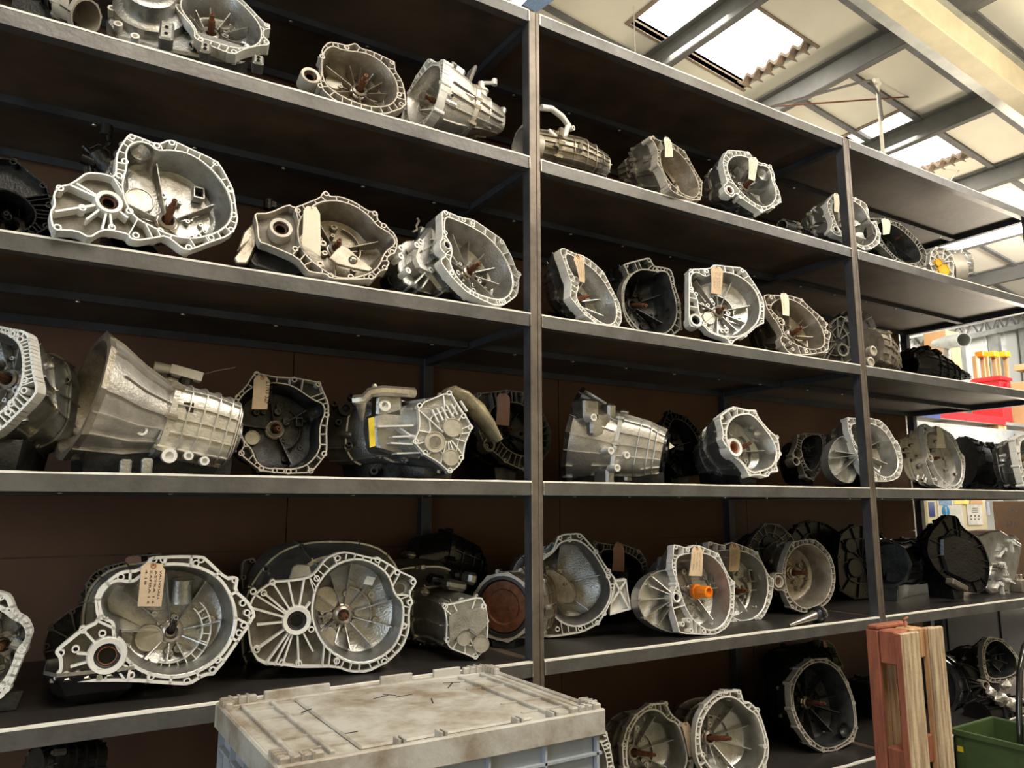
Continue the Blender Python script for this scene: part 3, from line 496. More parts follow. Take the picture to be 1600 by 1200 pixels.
    mz = min(p.z for r_ in rings for p in r_)
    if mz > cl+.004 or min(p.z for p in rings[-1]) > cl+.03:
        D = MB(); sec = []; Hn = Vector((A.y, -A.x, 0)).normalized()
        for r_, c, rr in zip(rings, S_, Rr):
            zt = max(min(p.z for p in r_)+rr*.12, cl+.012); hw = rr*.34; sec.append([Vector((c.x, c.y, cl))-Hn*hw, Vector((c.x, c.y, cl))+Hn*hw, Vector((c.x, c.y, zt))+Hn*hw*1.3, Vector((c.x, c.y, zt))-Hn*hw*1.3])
        D.loft(sec, True, True); D.build('lower_case_shade_block', 'castd', T, org, 40)  # dark material makes this support block read as shadow
    if extra: extra(T, org, S_, Rr, A, U, Wv)
    LOG.append('casing X%.2f Y%.2f mz %.3f r %.2f %s' % (S_[0].x, S_[0].y, mz-ZS[k], Rr[0], label[:40])); return T
def paper_tag(pts, Y, label, m='tag', text=None, N=None, group=None, slope=.0, lines=3, pl=None):
    """pts: photograph px corners top-left, top-right, bottom-right, bottom-left; hung flat in front of its gearbox"""
    if pl: P = [pl[1](pl[2](x, y, n_), n_) for q, (x, y) in enumerate(pts) for n_ in (.010+.006*(q > 1),)]
    else: P = [atY(x, y, Y+(.012 if q > 1 else 0)) for q, (x, y) in enumerate(pts)]
    c = sum(P, Vector())/4; nrm = (P[1]-P[0]).cross(P[3]-P[0]).normalized()
    if nrm.dot(CAM-c) < 0: nrm = -nrm
    T = empty('paper_tag', tuple((P[0]+P[1])/2)); org = T.location; tagit(T, label, 'tag', group); D = MB(); g = []
    rows = 7
    def pt(u, v, n=0): return P[0].lerp(P[1], u).lerp(P[3].lerp(P[2], u), v)+nrm*(n+.006*math.sin(v*3.1+.4))
    prof = [(.28, 0), (.72, 0)]; V0 = []
    for r in range(rows+1):
        v = r/rows; a, b_ = (.0, 1.) if r else (.22, .78); V0.append([pt(a, v), pt(.5, v), pt(b_, v)])
    for r in range(rows):
        for q in range(2):
            A4 = [V0[r][q], V0[r][q+1], V0[r+1][q+1], V0[r+1][q]]; D.q(A4+[p+nrm*.0008 for p in A4], (0, 1, 2, 3), (4, 5, 6, 7), (0, 1, 5, 4), (1, 2, 6, 5), (2, 3, 7, 6), (3, 0, 4, 7))
    CD = D.build('card', m, T, org)
    D = MB(); w = (P[1]-P[0]).length; D.lathe(pt(.5, .07, .001), nrm, [(w*.13, 0), (w*.13, .001), (w*.06, .001), (w*.06, 0)], 12); D.build('reinforcement_ring', 'copper' if m == 'tag' else m, T, org).parent = CD
    D = MB(); D.tube([pt(.5, .07, .002), pt(.45, -.03, .006), pt(.5, -.12, 0), pt(.56, -.16, -.012)], .0009, 5); D.build('string', 'wire', T, org)
    if text:
        for li, tx in enumerate(text):
            cu = bpy.data.curves.new('txt', 'FONT'); cu.body = tx; cu.size = 1; cu.extrude = 0; cu.resolution_u = 2; ob = bpy.data.objects.new('txt', cu); sc.collection.objects.link(ob)
            bpy.context.view_layer.update(); me = bpy.data.meshes.new_from_object(ob.evaluated_get(bpy.context.evaluated_depsgraph_get())); xs = [v_.co.x for v_ in me.vertices] or [0, 1]; Lx = max(xs)-min(xs)
            D = MB(); nl = len(text); u0 = .86-(li+.0)*.8/nl-.08
            vv = [pt(u0+(q.co.y)*.55/nl, .16+.78*(q.co.x-min(xs))/Lx*min(1, len(tx)/9.), .0016) for q in me.vertices]; D.q(vv, *[tuple(p.vertices) for p in me.polygons])
            stuffy(D.build('handwriting', 'ink', T, org), CD); bpy.data.objects.remove(ob)
    elif lines:
        D = MB(); rn = random.Random(int(pts[0][0]))
        for li in range(lines):
            u0 = .25+.5*li/max(1, lines-1); v = .22; 
            while v < .8:
                dv = rn.uniform(.015, .04); a = pt(u0+rn.uniform(-.04, .04), v, .0015); b_ = pt(u0+rn.uniform(-.05, .05), v+dv, .0015); sd = (b_-a).cross(nrm).normalized()*.0006; D.q([a-sd, a+sd, b_+sd, b_-sd], (0, 1, 2, 3)); v += dv*rn.choice((1, 1, 1.8))
        stuffy(D.build('handwriting', 'ink', T, org), CD)
    return T
# ------------------------------------------------------------------ room shell
def st(mb, name, m, **k): o = mb.build(name, m, **k); o['kind'] = 'structure'; return o
d = MB(); d.bb(-6, -7, -.1, 14, 3.6, 0); st(d, 'floor', 'floor')
def roofbox(mb, x0, x1, y0, y1, dz0, dz1):
    P = [(x, y, roof_z(x)+dz) for x in (x0, x1) for y in (y0, y1) for dz in (dz0, dz1)]
    mb.q(P, (0, 1, 3, 2), (4, 6, 7, 5), (0, 4, 5, 1), (2, 3, 7, 6), (0, 2, 6, 4), (1, 5, 7, 3))
PX = [-5.25, -3.87, -2.49, -1.1, .28, 1.66, 3.05, 4.36, 5.77, 7.17, 8.55, 9.93, 11.3, 12.7]
SKY = [(2.62, 4.08, 1.52, 2.34), (5.5, 6.8, 1.60, 2.30), (-2.4, .2, -3.6, -2.4), (.9, 3.5, -3.6, -2.4), (5.2, 7.6, -3.0, -1.8)]
C = empty('ceiling', (4, 0, 5.5)); C['kind'] = 'structure'
YT = [-7+.545*q for q in range(24)]; YT = [y+ (1.0-YT[15]+.0) for y in YT]; YT = [-7.0]+[y for y in YT if -6.9 < y < 3.5]+[3.6]
xs = [-6]+PX+[14]
for a in range(len(xs)-1):
    for b in range(0, len(YT)-1):
        x0, x1, y0, y1 = xs[a], xs[a+1], YT[b], YT[b+1]
        cuts = [s for s in SKY if s[0] < x1 and s[1] > x0 and s[2] < y1 and s[3] > y0]; d = MB()
        if not cuts: roofbox(d, x0+.012, x1-.012, y0+.012, y1-.012, 0, .05)
        else:
            s = cuts[0]; X = sorted({x0, x1, min(max(s[0], x0), x1), min(max(s[1], x0), x1)}); Yv = sorted({y0, y1, min(max(s[2], y0), y1), min(max(s[3], y0), y1)})
            for p in range(len(X)-1):
                for q in range(len(Yv)-1):
                    if not (X[p] >= s[0]-1e-6 and X[p+1] <= s[1]+1e-6 and Yv[q] >= s[2]-1e-6 and Yv[q+1] <= s[3]+1e-6): roofbox(d, X[p], X[p+1], Yv[q], Yv[q+1], 0, .05)
        if d.v: d.build('roof_panel', 'panel', C, C.location)
d = MB(); roofbox(d, -6, 14, -7, 3.6, .06, .09)
for s in ():
    pass
# outer cover sheet with openings at the skylights
d = MB()
XX = sorted({-6, 14, *[s[0] for s in SKY], *[s[1] for s in SKY]}); YY = sorted({-7, 3.6, *[s[2] for s in SKY], *[s[3] for s in SKY]})
for p in range(len(XX)-1):
    for q in range(len(YY)-1):
        if not any(XX[p] >= s[0]-1e-6 and XX[p+1] <= s[1]+1e-6 and YY[q] >= s[2]-1e-6 and YY[q+1] <= s[3]+1e-6 for s in SKY): roofbox(d, XX[p], XX[p+1], YY[q], YY[q+1], .07, .10)
d.build('roof_sheet', 'cement', C, C.location)
for y in YT[1:-1]:
    for a in range(len(xs)-1):
        x0, x1 = xs[a], xs[a+1]
        if any(s[0] < (x0+x1)/2+.4 and s[1] > (x0+x1)/2-.4 and s[2] < y < s[3] for s in SKY): continue
        d = MB(); roofbox(d, x0, x1, y-.028, y+.028, -.03, .012); d.build('panel_batten', 'tbar', C, C.location)
def slope_box(mb, y0, y1, x0, x1, a0, a1): roofbox(mb, x0, x1, y0, y1, a0, a1)
for x in PX:      # Z-section purlins running across the slope
    z = roof_z(x); d = MB(); d.bb(x-.004, -7, z-.20, x+.004, 3.6, z-.01); d.bb(x, -7, z-.205, x+.07, 3.6, z-.197); d.bb(x-.07, -7, z-.018, x, 3.6, z-.01); d.bb(x+.066, -7, z-.205, x+.072, 3.6, z-.18)
    d.build('purlin', 'purlin', C, C.location)
for n_, s in enumerate(SKY):
    t = empty('window_%d' % (n_+1), ((s[0]+s[1])/2, (s[2]+s[3])/2, roof_z((s[0]+s[1])/2))); t['kind'] = 'structure'
    d = MB(); roofbox(d, s[0]-.05, s[1]+.05, s[2]-.05, s[3]+.05, .105, .115); d.build('pane', 'sky', t, t.location)
    d = MB(); n2 = 132; prev = None   # wavy cut edge of the cement sheet along the low side
    A = []; x = s[1]+.0
    for q in range(n2+1):
        y = s[2]+(s[3]-s[2])*q/n2; w = .028*math.sin(q*.293); A.append((y, w))
    for (ya, wa), (yb, wb) in zip(A, A[1:]):
        P = [(x-.09, ya, roof_z(x)+.05+wa), (x-.09, yb, roof_z(x)+.05+wb), (x+.1, yb, roof_z(x)+.05+wb), (x+.1, ya, roof_z(x)+.05+wa)]; d.q(P+[(p[0], p[1], p[2]-.03) for p in P], (0, 1, 2, 3), (4, 5, 6, 7), (0, 1, 5, 4))
    d.build('corrugated_edge', 'cement', t, t.location)
    d = MB(); roofbox(d, s[0]-.04, s[1]+.03, s[2]-.03, s[2], -.01, .10); roofbox(d, s[0]-.04, s[1]+.03, s[3], s[3]+.03, -.01, .10); roofbox(d, s[0]-.04, s[0], s[2], s[3], -.01, .10); d.build('window_frame', 'cement', t, t.location)
# walls
d = MB(); d.bb(-6, 3.6, 0, 14, 3.7, 6.8); st(d, 'wall_back', 'wall')
d = MB(); d.bb(14, -7, 0, 14.1, 3.6, 4.6); st(d, 'wall_right', 'wall')
d = MB(); d.bb(-6, -7.1, 0, 14, -7, 6.8); st(d, 'wall_front', 'wally')
d = MB(); d.bb(-6.1, -7, 0, -6, -4.2, 6.8); d.bb(-6.1, -1.1, 0, -6, 3.6, 6.8); d.bb(-6.1, -4.2, 3.3, -6, -1.1, 6.8); st(d, 'wall_left', 'wally')
# cladding ribs and columns of the back wall, lattice girder
def thing1(mb, name, m, label, cat, org=None, group=None, **k):
    c = org or sum((Vector(p) for p in mb.v), Vector())/len(mb.v); o = mb.build(name, m, org=c, **k); tagit(o, label, cat, group); return o
t = empty('trim_1', (9, 3.55, 3)); t['kind'] = 'structure'
for q in range(16): d = MB(); x = 5+q*.58; d.bb(x, 3.555, 0, x+.05, 3.6, 4.3); d.build('cladding_rib', 'white2', t, t.location)
for q, px_ in enumerate((1441, 1494, 1551, 1600)):
    x = atY(px_, 540, 3.5).x; d = MB(); d.bb(x-.05, 3.4, 0, x+.05, 3.54, roof_z(x)-.25); o = d.build('wall_column', 'galv', org=(x, 3.47, 0)); o['kind'] = 'structure'; o.name = 'trim_%d' % (q+2)
t = empty('roof_girder', (9, 3.3, 4.0)); tagit(t, 'long lattice girder in front of the pale wall, seen right of the rack', 'girder')
def gz(x, y): return atY(x, y, 3.3)
ga, gb_ = gz(1430, 523), gz(1600, 487); ha, hb = gz(1430, 543), gz(1600, 508)
for P, Q in ((ga, gb_), (ha, hb)): Q = P+(Q-P)*1.15; P = P-(Q-P)*.25; dd = (Q-P).normalized(); d = MB(); rot = Matrix((dd, Vector((0, 1, 0)), dd.cross(Vector((0, 1, 0))))).transposed(); d.box((P+Q)/2, ((Q-P).length, .08, .07), rot); d.build('chord', 'galv', t, t.location)
for q in range(22):
    u0, u1 = q/16-.2, (q+1)/16-.2; P = ga.lerp(gb_, u0) if q % 2 else ha.lerp(hb, u0); Q = ha.lerp(hb, u1) if q % 2 else ga.lerp(gb_, u1); d = MB(); d.cyl(P, Q, .018, 6); d.build('lattice_bar', 'tbar', t, t.location)
# big cream rafter beam running along the aisle under the purlins
def onroof(x, y, dz):
    dd = ray(x, y); s_ = (6+dz-.124*CAM.x-CAM.z)/(dd.z+.124*dd.x); return CAM+dd*s_
t = empty('rafter_beam', (4, .4, 5.0)); tagit(t, 'deep cream painted steel rafter running under the purlins at top right', 'beam')
pa, pb = onroof(1372, 0, -.26), onroof(1440, 0, -.26); ya = onroof(1480, 90, -.26).y; yb = onroof(1540, 90, -.26).y
LOG.append('rafter %s %s %.2f %.2f' % (tuple(round(c, 2) for c in pa), tuple(round(c, 2) for c in pb), ya, yb))
y1, y0 = max(ya, pa.y), min(yb, pb.y)
def long_(name, m, ya, yb, z0, z1): d = MB(); roofbox(d, -6, 14, ya, yb, z0, z1); d.build(name, m, t, t.location)
long_('top_plate', 'galv', y0-.10, y1, -.25, -.235); long_('bottom_flange', 'cream', y0-.13, y0+.02, -.60, -.585); long_('web', 'cream', y0-.06, y0-.045, -.585, -.25); long_('side_plate', 'galv', y1-.012, y1, -.40, -.235); long_('angle_leg', 'galv', y0+.02, y1, -.405, -.40)
# conduit post and bent cable on top of the rack, bracing rods, hanging wires
p0 = atY(1342, 216, 1.2); p1 = atY(1335, 112, 1.2); d = MB(); z0 = ZS[0]+.03
t = empty('conduit_post', (p0.x, 1.0, z0)); q0 = Vector((p0.x, 1.0, z0)); q1 = atY(1335, 112, 1.0); q1 = Vector((q0.x, 1.0, q1.z)); tagit(t, 'thin cream conduit pole standing above the rack with a tee at its top', 'conduit')
d.cyl(q0, q1, .014, 10); d.build('pole', 'conduit', t, t.location); d = MB(); d.cyl(q1-Vector((.05, 0, 0)), q1+Vector((.03, 0, 0)), .022, 10); d.cyl(q1, q1+Vector((0, 0, .03)), .022, 10); d.build('tee', 'conduit', t, t.location)
e = atY(1225, 168, 1.0); path = [q1+Vector((0, -.02, -.35)), q1+Vector((-.02, -.02, -.12)), q1+Vector((-.12, -.02, -.03))]+[(q1+Vector((-.25, -.02, -.08))).lerp(Vector((e.x-.3, .98, e.z-.12)), u/6) for u in range(7)]
d = MB(); d.tube(path, .011, 7); thing1(d, 'electric_cable', 'cable', 'dark cable sagging from the top of the thin conduit pole', 'cable')
for (a, b, r, lb) in (((1215, 166, 1.6), (1535, 143, 1.3), .008, 'thin brown bracing rod crossing below the roof between two purlins'), ((1600, 150, 1.3), (1484, 283, 1.9), .006, 'thin slanting wire hanging below the roof at the far right')):
    d = MB(); d.cyl(atY(*a), atY(*b), r, 6); thing1(d, 'bracing_rod', 'rust' if r > .007 else 'conduit', lb, 'rod')
d = MB(); p = onroof(990, 10, -.02); d.cyl(p, Vector((p.x, p.y, 3.47)), .005, 6); thing1(d, 'hanging_wire', 'conduit', 'thin vertical wire hanging from the roof left of the big skylight', 'wire')
# lit tubes
def tube_light(a, b, Ya, Yb, label, w=.09):
    A, B_ = atY(*a, Ya), atY(*b, Yb); c = (A+B_)/2; t = empty('tube_light', c); tagit(t, label, 'light'); dd = (B_-A).normalized()
    d = MB(); d.cyl(A, B_, w*.35, 12); d.build('tube', 'tube', t, t.location)
    d = MB(); side = dd.cross(Vector((0, 0, 1))).normalized(); rot = Matrix((dd, side, dd.cross(side))).transposed(); d.box(c+Vector((0, 0, w*.75)), ((B_-A).length+.08, w*1.3, w*.6), rot); d.build('housing', 'white2', t, t.location)
    for e in (A, B_): d = MB(); d.box(e+Vector((0, 0, w*.15)), (.03, w*.9, w*1.1), rot); d.build('lamp_holder', 'white2', t, t.location)
tube_light((1474, 390), (1640, 345), 1.8, .6, 'bright strip light below the roof, behind the right end of the rack', .12)
tube_light((806, 8), (822, -12), 2.0, 1.3, 'strip light just showing above the top shelf left of centre', .09)
# pale blue ventilation board over the top of the rack
P = [onroof(x, y, -.5) for x, y in ((812, 4), (838, 20), (866, 0), (885, -24), (822, -30))]; d = MB(); d.prism(P, (0, 0, .03)); thing1(d, 'blue_board', 'bluep', 'pale blue speckled board hanging under the roof above the second post', 'board')
# ------------------------------------------------------------------ shelving rack
RK = empty('shelving_rack', (1.0, .5, 0)); tagit(RK, 'long welded steel shelving rack with six dark shelves, filled with gearboxes', 'shelving'); ro = RK.location
LX, DP, H_ = 2.065, .9926, .05
xp = [-LX, 0, LX, 2*LX]
for x in xp:
    d = MB(); d.bb(x, 0, 0, x+.031, .05, ZS[0]); d.bb(x+.034, 0, 0, x+.05, .05, ZS[0]); d.bb(x+.030, .004, 0, x+.036, .046, ZS[0]); PO = d.build('post', 'post', RK, ro, bevel=.0015)
    d = MB(); d.bb(x-.0006, .003, 0, x-.0001, .0495, ZS[0]); d.build('post_side', 'postd', RK, ro).parent = PO
    d = MB(); d.bb(x, DP-.05, 0, x+.05, DP, ZS[0]); d.build('post', 'postd', RK, ro, bevel=.002)
for k, z in enumerate(ZS):
    for b in range(3):
        x0, x1 = xp[b]+.05, xp[b+1]
        d = MB(); d.bb(x0, .0, z-H_, x1, .005, z-.001); d.bb(x0, .005, z-H_, x1, .04, z-H_+.004); FB = d.build('front_beam', 'beam', RK, ro)
        d = MB(); seg = 26
        P = [(x0+(x1-x0)*q/seg, (.0012*math.sin(q*2.3+k)+.0009*math.sin(q*5.1))) for q in range(seg+1)]
        for (xa, wa), (xb, wb) in zip(P, P[1:]): d.q([(xa, -.0012, z-.0035), (xb, -.0012, z-.0035), (xb, -.0012, z+.0026+wb*.7), (xa, -.0012, z+.0026+wa*.7), (xa, .018+wa*3, z+.0026), (xb, .018+wb*3, z+.0026)], (0, 1, 2, 3), (3, 2, 5, 4))
        d.build('worn_edge', 'lip', RK, ro).parent = FB
        d = MB()
        for xe, sx in ((x0, 1), (x1, -1)):
            for q in range(9): d.box((xe+sx*.002, -.002, z-H_+.004+q*.005), (.005, .005, .0035))
        stuffy(d.build('weld', 'weld', RK, ro), FB)
        d = MB(); d.bb(x0-.02, DP-.045, z-H_, x1+.0, DP-.04, z-.001); d.build('back_beam', 'postd', RK, ro)
        d = MB(); d.bb(x0, .50, z-.045, x1, .54, z-.018); d.build('middle_joist', 'postd', RK, ro)
        d = MB(); d.bb(xp[b], .009, z-.018, xp[b+1]+.05 if b == 2 else xp[b+1], .50, z-.002); SB = d.build('shelf_board', 'ply', RK, ro); d = MB(); d.bb(x0, .012, z-.002, x1, .4985, z); d.build('board_top_skin', 'oily', RK, ro).parent = SB
        d = MB(); d.bb(xp[b], .503, z-.018, xp[b+1]+.05 if b == 2 else xp[b+1], DP, z-.002); SB = d.build('shelf_board', 'ply', RK, ro); d = MB(); d.bb(x0, .5045, z-.002, x1, DP-.05, z); d.build('board_top_skin', 'oily', RK, ro).parent = SB
        for q in range(6):
            d = MB(); x = x0+.2+q*.33; d.lathe((x, .52, z-.045), (0, 0, -1), [(.008, 0), (.007, .003), (.0001, .004)], 8, closed=False); d.build('rivet', 'bolt', RK, ro)
    for x in xp: d = MB(); d.bb(x+.005, .05, z-H_, x+.045, DP-.05, z-.019); d.build('side_beam', 'postd', RK, ro)
# brown boards closing the back
for b, (x0, x1) in enumerate(((-2.07, -.62), (-.615, .83), (.835, 2.28), (2.285, 3.72), (3.725, 4.12))):
    for z0, z1 in ((0.0, 1.22), (1.225, 2.44), (2.445, 3.40)):
        d = MB(); d.bb(x0, DP+.003, z0, x1, DP+.012, z1); d.build('back_board', 'mdf', RK, ro)
d = MB(); d.bb(-2.07, DP+.014, 0, 4.12, DP+.02, 3.4); d.build('gap_blocking_sheet', 'ply', RK, ro)  # hidden sheet added to block light leaking between the back boards
d = MB()
GR = ['gearboxes on the top visible shelf', '', 'gearboxes on the second row', 'gearboxes on the third row', 'gearboxes on the fourth row', 'gearboxes on the lowest shelf']
def GBX(key, label, az=None, el=None, **kw):
    D = TR[key]; k = D['k']; z = dict(v=D['v'], k=k, az=D['az'] if az is None else az, el=D['el'] if el is None else el, o=D['o'], i=D['i'], label=label, group='gearboxes stored on the steel shelving')
    for a in ('h', 'sh', 'dc', 'seal', 'ribs'):
        if a in D: z[a] = D[a]
    z.update(kw); return gearbox(**z)
def lever(pts, r, m, name):
    def f(T, org, *a): d = MB(); d.tube(pts, r, 8); d.build(name, m, T, org, 40)
    return f
# ---- top visible row
casing(1, [(134, 27, .14, 27), (112, 12, .2, 26), (80, -5, .28, 20), (30, -20, .3, 22)], 'grimy gearbox at the top left edge, dark open bell turned right', 'grim')
def x2(T, org, w3, loc, N, U, Wv):
    for (x, y, w, h_, dz) in ((640, 300, 110, 230, .02), (960, 440, 90, 130, .0), (1400, 540, 90, 110, -.02)):
        c = w3(loc(x, y, dz), dz); s_ = mpp(c)/5.333; d = MB(); Rm = Matrix(((U.x, Wv.x, N.x), (U.y, Wv.y, N.y), (U.z, Wv.z, N.z))); d.box(c, (w*s_, h_*s_, .05), Rm)
        d.build('mounting_bracket', 'cast', T, org, bevel=.006); d = MB()
        for q in (-.25, .1): d.lathe(c+Wv*(h_*s_*q)+N*.0255, N, [(.006, .0), (.006, .002), (.004, .002), (.004, -.0), (.0001, 0)], 10)
        stuffy(d.build('bolt_hole', 'black', T, org))
    c = w3(loc(500, 60, -.02), -.02); d = MB(); d.lathe(c, N, [(.115, -.10), (.11, -.01), (.095, 0), (.078, 0), (.078, .055), (.066, .06), (.055, .06), (.055, .01), (.0001, .01)], 32); d.build('differential_dome', 'cast', T, org, 35)
    P = [w3(loc(x, y, -.06), -.06) for x, y in ((220, 20), (130, 180), (220, 300), (330, 330), (560, 400), (800, 440), (1100, 500), (1250, 520), (1330, 480), (1300, 380), (900, 250), (700, 60), (500, -80), (300, -60))]; d = MB(); d.prism(P, -N*.12); d.build('main_case', 'cast', T, org, bevel=.008, clampz=ZS[1]+.0015)
    d = MB()
    for x, y in ((240, 30), (190, 110), (240, 240), (380, 340)): d.lathe(w3(loc(x, y, -.055), -.055), N, [(.014, -.05), (.014, .02), (.008, .02), (.008, .01), (.0001, .01)], 12)
    stuffy(d.build('case_bosses', 'mach', T, org, 35)); d = MB(); d.lathe(w3(loc(325, 110, -.05), -.05), N, [(.032, -.02), (.03, .01), (.018, .012), (.014, .004), (.0001, .004)], 20); d.build('filler_plug', 'mach', T, org, 35)
GBX('g2', 'big grey gearbox at the top left, its wide bell tilted up with square mounting brackets', az=-8, el=22, Y=.16, extra=x2, b=(900, 260, .45, 190))
GBX('g3', 'gearbox on the top row with pale oval bell and brown rusty release bearing ring', az=-3, el=14, tone='dull', seed=4)
def x4(T, org, w3, loc, N, U, Wv):
    for q, (cx_, cy_, w, h_, dd_) in enumerate(((600, 400, 130, 90, .30), (560, 590, 100, 60, .22), (760, 400, 30, 110, .25), (640, 700, 120, 50, .2), (1050, 850, 60, 130, .22))):
        c = atY(620+cx_/6.667, 60+cy_/6.667, .1+.03*q); s_ = mpp(c)/6.667; d = MB(); d.box(c, (w*s_*1.2, .07, h_*s_*2.1), Matrix.Rotation(.35, 3, 'Y')); d.build('cast_rib_block', 'white', T, org, bevel=.01)
GBX('g4', 'pale silver gearbox lying sideways on the top row, shift tower sticking up', tone='bright', az=-80, el=5, b=(1060, 900, .18, 150), Y=.14, tower=(880, 700, .16, 260, 60), extra=x4, nofoot=True)
def x24(T, org, S_, Rr, A, U, Wv):
    d = MB(); p = [atY(x, y, .14) for x, y in ((846, 168), (862, 170), (878, 182), (888, 196), (882, 212), (868, 215), (856, 205))]; d.tube(p, .014, 10); d.build('bracket_arm', 'mach', T, org, 40)
    d = MB(); c = atY(893, 201, .13); d.lathe(c, (0.3, -1, 0), [(.011, -.01), (.011, .012), (.006, .012), (.006, 0), (.0001, 0)], 12); d.build('link_eye', 'mach', T, org, 35)
    for x, y in ((875, 215), (868, 232), (905, 236)): d = MB(); d.cyl(atY(x, y, .12), atY(x+2, y-12, .14), .014, 10); d.build('lug', 'castb', T, org, 35)
casing(1, [(812, 225, .16, 27), (828, 228, .18, 25), (862, 236, .2, 27), (900, 245, .2, 25, 3), (925, 255, .17, 22), (942, 262, .12, 18)], 'grimy gearbox just right of the first post on the top row, arched bracket on top', 'dull', endcap='machb', extra=x24, seams=(2,), mouth=True)
t, w3_, loc_, N_ = GBX('g25', 'open gearbox third from right in the middle bay top row, tall tagged bell leaning right', az=12, el=15, tone='dull', b=(200, 430, .3, 130), sh=(640, 440))
paper_tag([(508, 80), (560, 82), (598, 240), (530, 240)], 0, 'pale tag on the tall leaning bell, middle bay top row', 'tagw', pl=(0, w3_, loc_))
t, w3_, loc_, N_ = GBX('g26', 'silver gearbox with round domed pocket beside its bell, right of middle bay top row', az=-6, el=12, h=[(1060, 200), (1220, 210), (1405, 318), (1435, 425), (1485, 610), (1330, 690), (1155, 573), (1050, 430), (1025, 300), (1430, 655)], seal=[(1065, 520, 36)], sh=(1190, 490), dish=[(1350, 385, 60)], b=(900, 600, .32, 130))
paper_tag([(1218, 245), (1298, 250), (1278, 440), (1225, 420)], 0, 'pale tag hanging in the round bell at the right of the middle bay top row', 'tagw', pl=(0, w3_, loc_))
casing(1, [(1222, 352, .22, 8), (1240, 358, .25, 9), (1262, 366, .3, 7)], 'small dark casting peeping over the top row beam, left of the second post', 'dark', name='gearbox', mouth=True, nf=8)
t, w3_, loc_, N_ = GBX('g28', 'gearbox standing behind the second post on the top row, notched bell rim', az=-8, el=14, Y=.10, tone='alu', seal=[(405, 368, 30)], b=(180, 370, .35, 110))
paper_tag([(378, 65), (425, 68), (432, 222), (392, 215)], 0, 'white tag touching the second post on the top row', 'tagw', pl=(0, w3_, loc_), lines=0)
t, w3_, loc_, N_ = GBX('g52', 'dark ribbed open bell just right of the second post, top row', az=-2, el=14, tone='dark', sh=(860, 470))
paper_tag([(775, 275), (850, 285), (855, 400), (800, 410)], 0, 'pinkish white tag on the dark bell right of the second post, top row', 'tagw', pl=(0, w3_, loc_), lines=0)
TR['g53'] = dict(v='V4', k=1, az=-20, el=0, o=[(1195, 560), (1240, 510), (1330, 520), (1380, 580), (1395, 640), (1390, 760), (1320, 770), (1220, 730), (1185, 650)], i=None)
def x53(T, org, w3, loc, N, U, Wv):
    p = atY(1497, 424, .14); d = MB(); d.lathe(p, (.75, -.65, .05), [(.12, -.06), (.12, 0), (.125, .01), (.105, .012), (.1, 0), (.085, -.01), (.08, -.05), (.0001, -.05)], 28); d.build('bell_ring', 'machb', T, org, 40, clampz=ZS[1]+.002)
GBX('g53', 'small gearbox with bright yellow plugs at the right end of the top row', Y=.12, dc=[(1310, 700, 52), (1268, 640, 34)], dcm='yellow', tone='alu', b=(1480, 640, .3, 110), extra=x53, L=.2)
# ---- second shelf
TR['g6'] = dict(v='A', k=2, az=-10, el=8, o=[(-150, 260), (0, 262), (95, 275), (180, 350), (290, 430), (330, 560), (310, 700), (200, 760), (-150, 760)], i=[(-120, 470), (0, 455), (130, 500), (230, 600), (200, 700), (60, 740), (-120, 740)])
GBX('g6', 'black oily gearbox at the left edge of the second row', tone='black', shm='black')
def x7(T, org, w3, loc, N, U, Wv):
    Y_ = .32; d = MB(); d.cyl(atY(165, 212, Y_), atY(167, 196, Y_), 9*mpp(atY(165, 205, Y_)), 14); d.build('rubber_buffer', 'rubber', T, org, 35)
    d = MB(); f = lambda x, y: atY(x, y, Y_); d.tube([f(170, 212), (f(172, 222)), f(160, 232), f(155, 248)], .009, 8); d.tube([f(130, 228), f(142, 240), f(158, 256), f(172, 250), f(172, 238), f(155, 225), f(140, 232)], .006, 8); d.cyl(f(128, 246), f(150, 256), .02, 12); d.cyl(f(138, 262), f(140, 275), .016, 10); d.build('shift_linkage', 'black', T, org, 40)
    d = MB(); d.cyl(f(150, 240), f(170, 268), .03, 12); d.cyl(f(165, 255), f(175, 268), .035, 12); d.build('selector_housing', 'castd', T, org, 35)
t, w3_, loc_, N_ = GBX('g7', 'large pale gearbox with round oil seal and diamond window, left of the second row', nribs=4, az=6, el=13, tip=(1090, 545), extra=x7, dish=[(880, 225, 60)], win=[(1230, 510, 38)], b=(760, 560, .5, 240), rw=.0045)
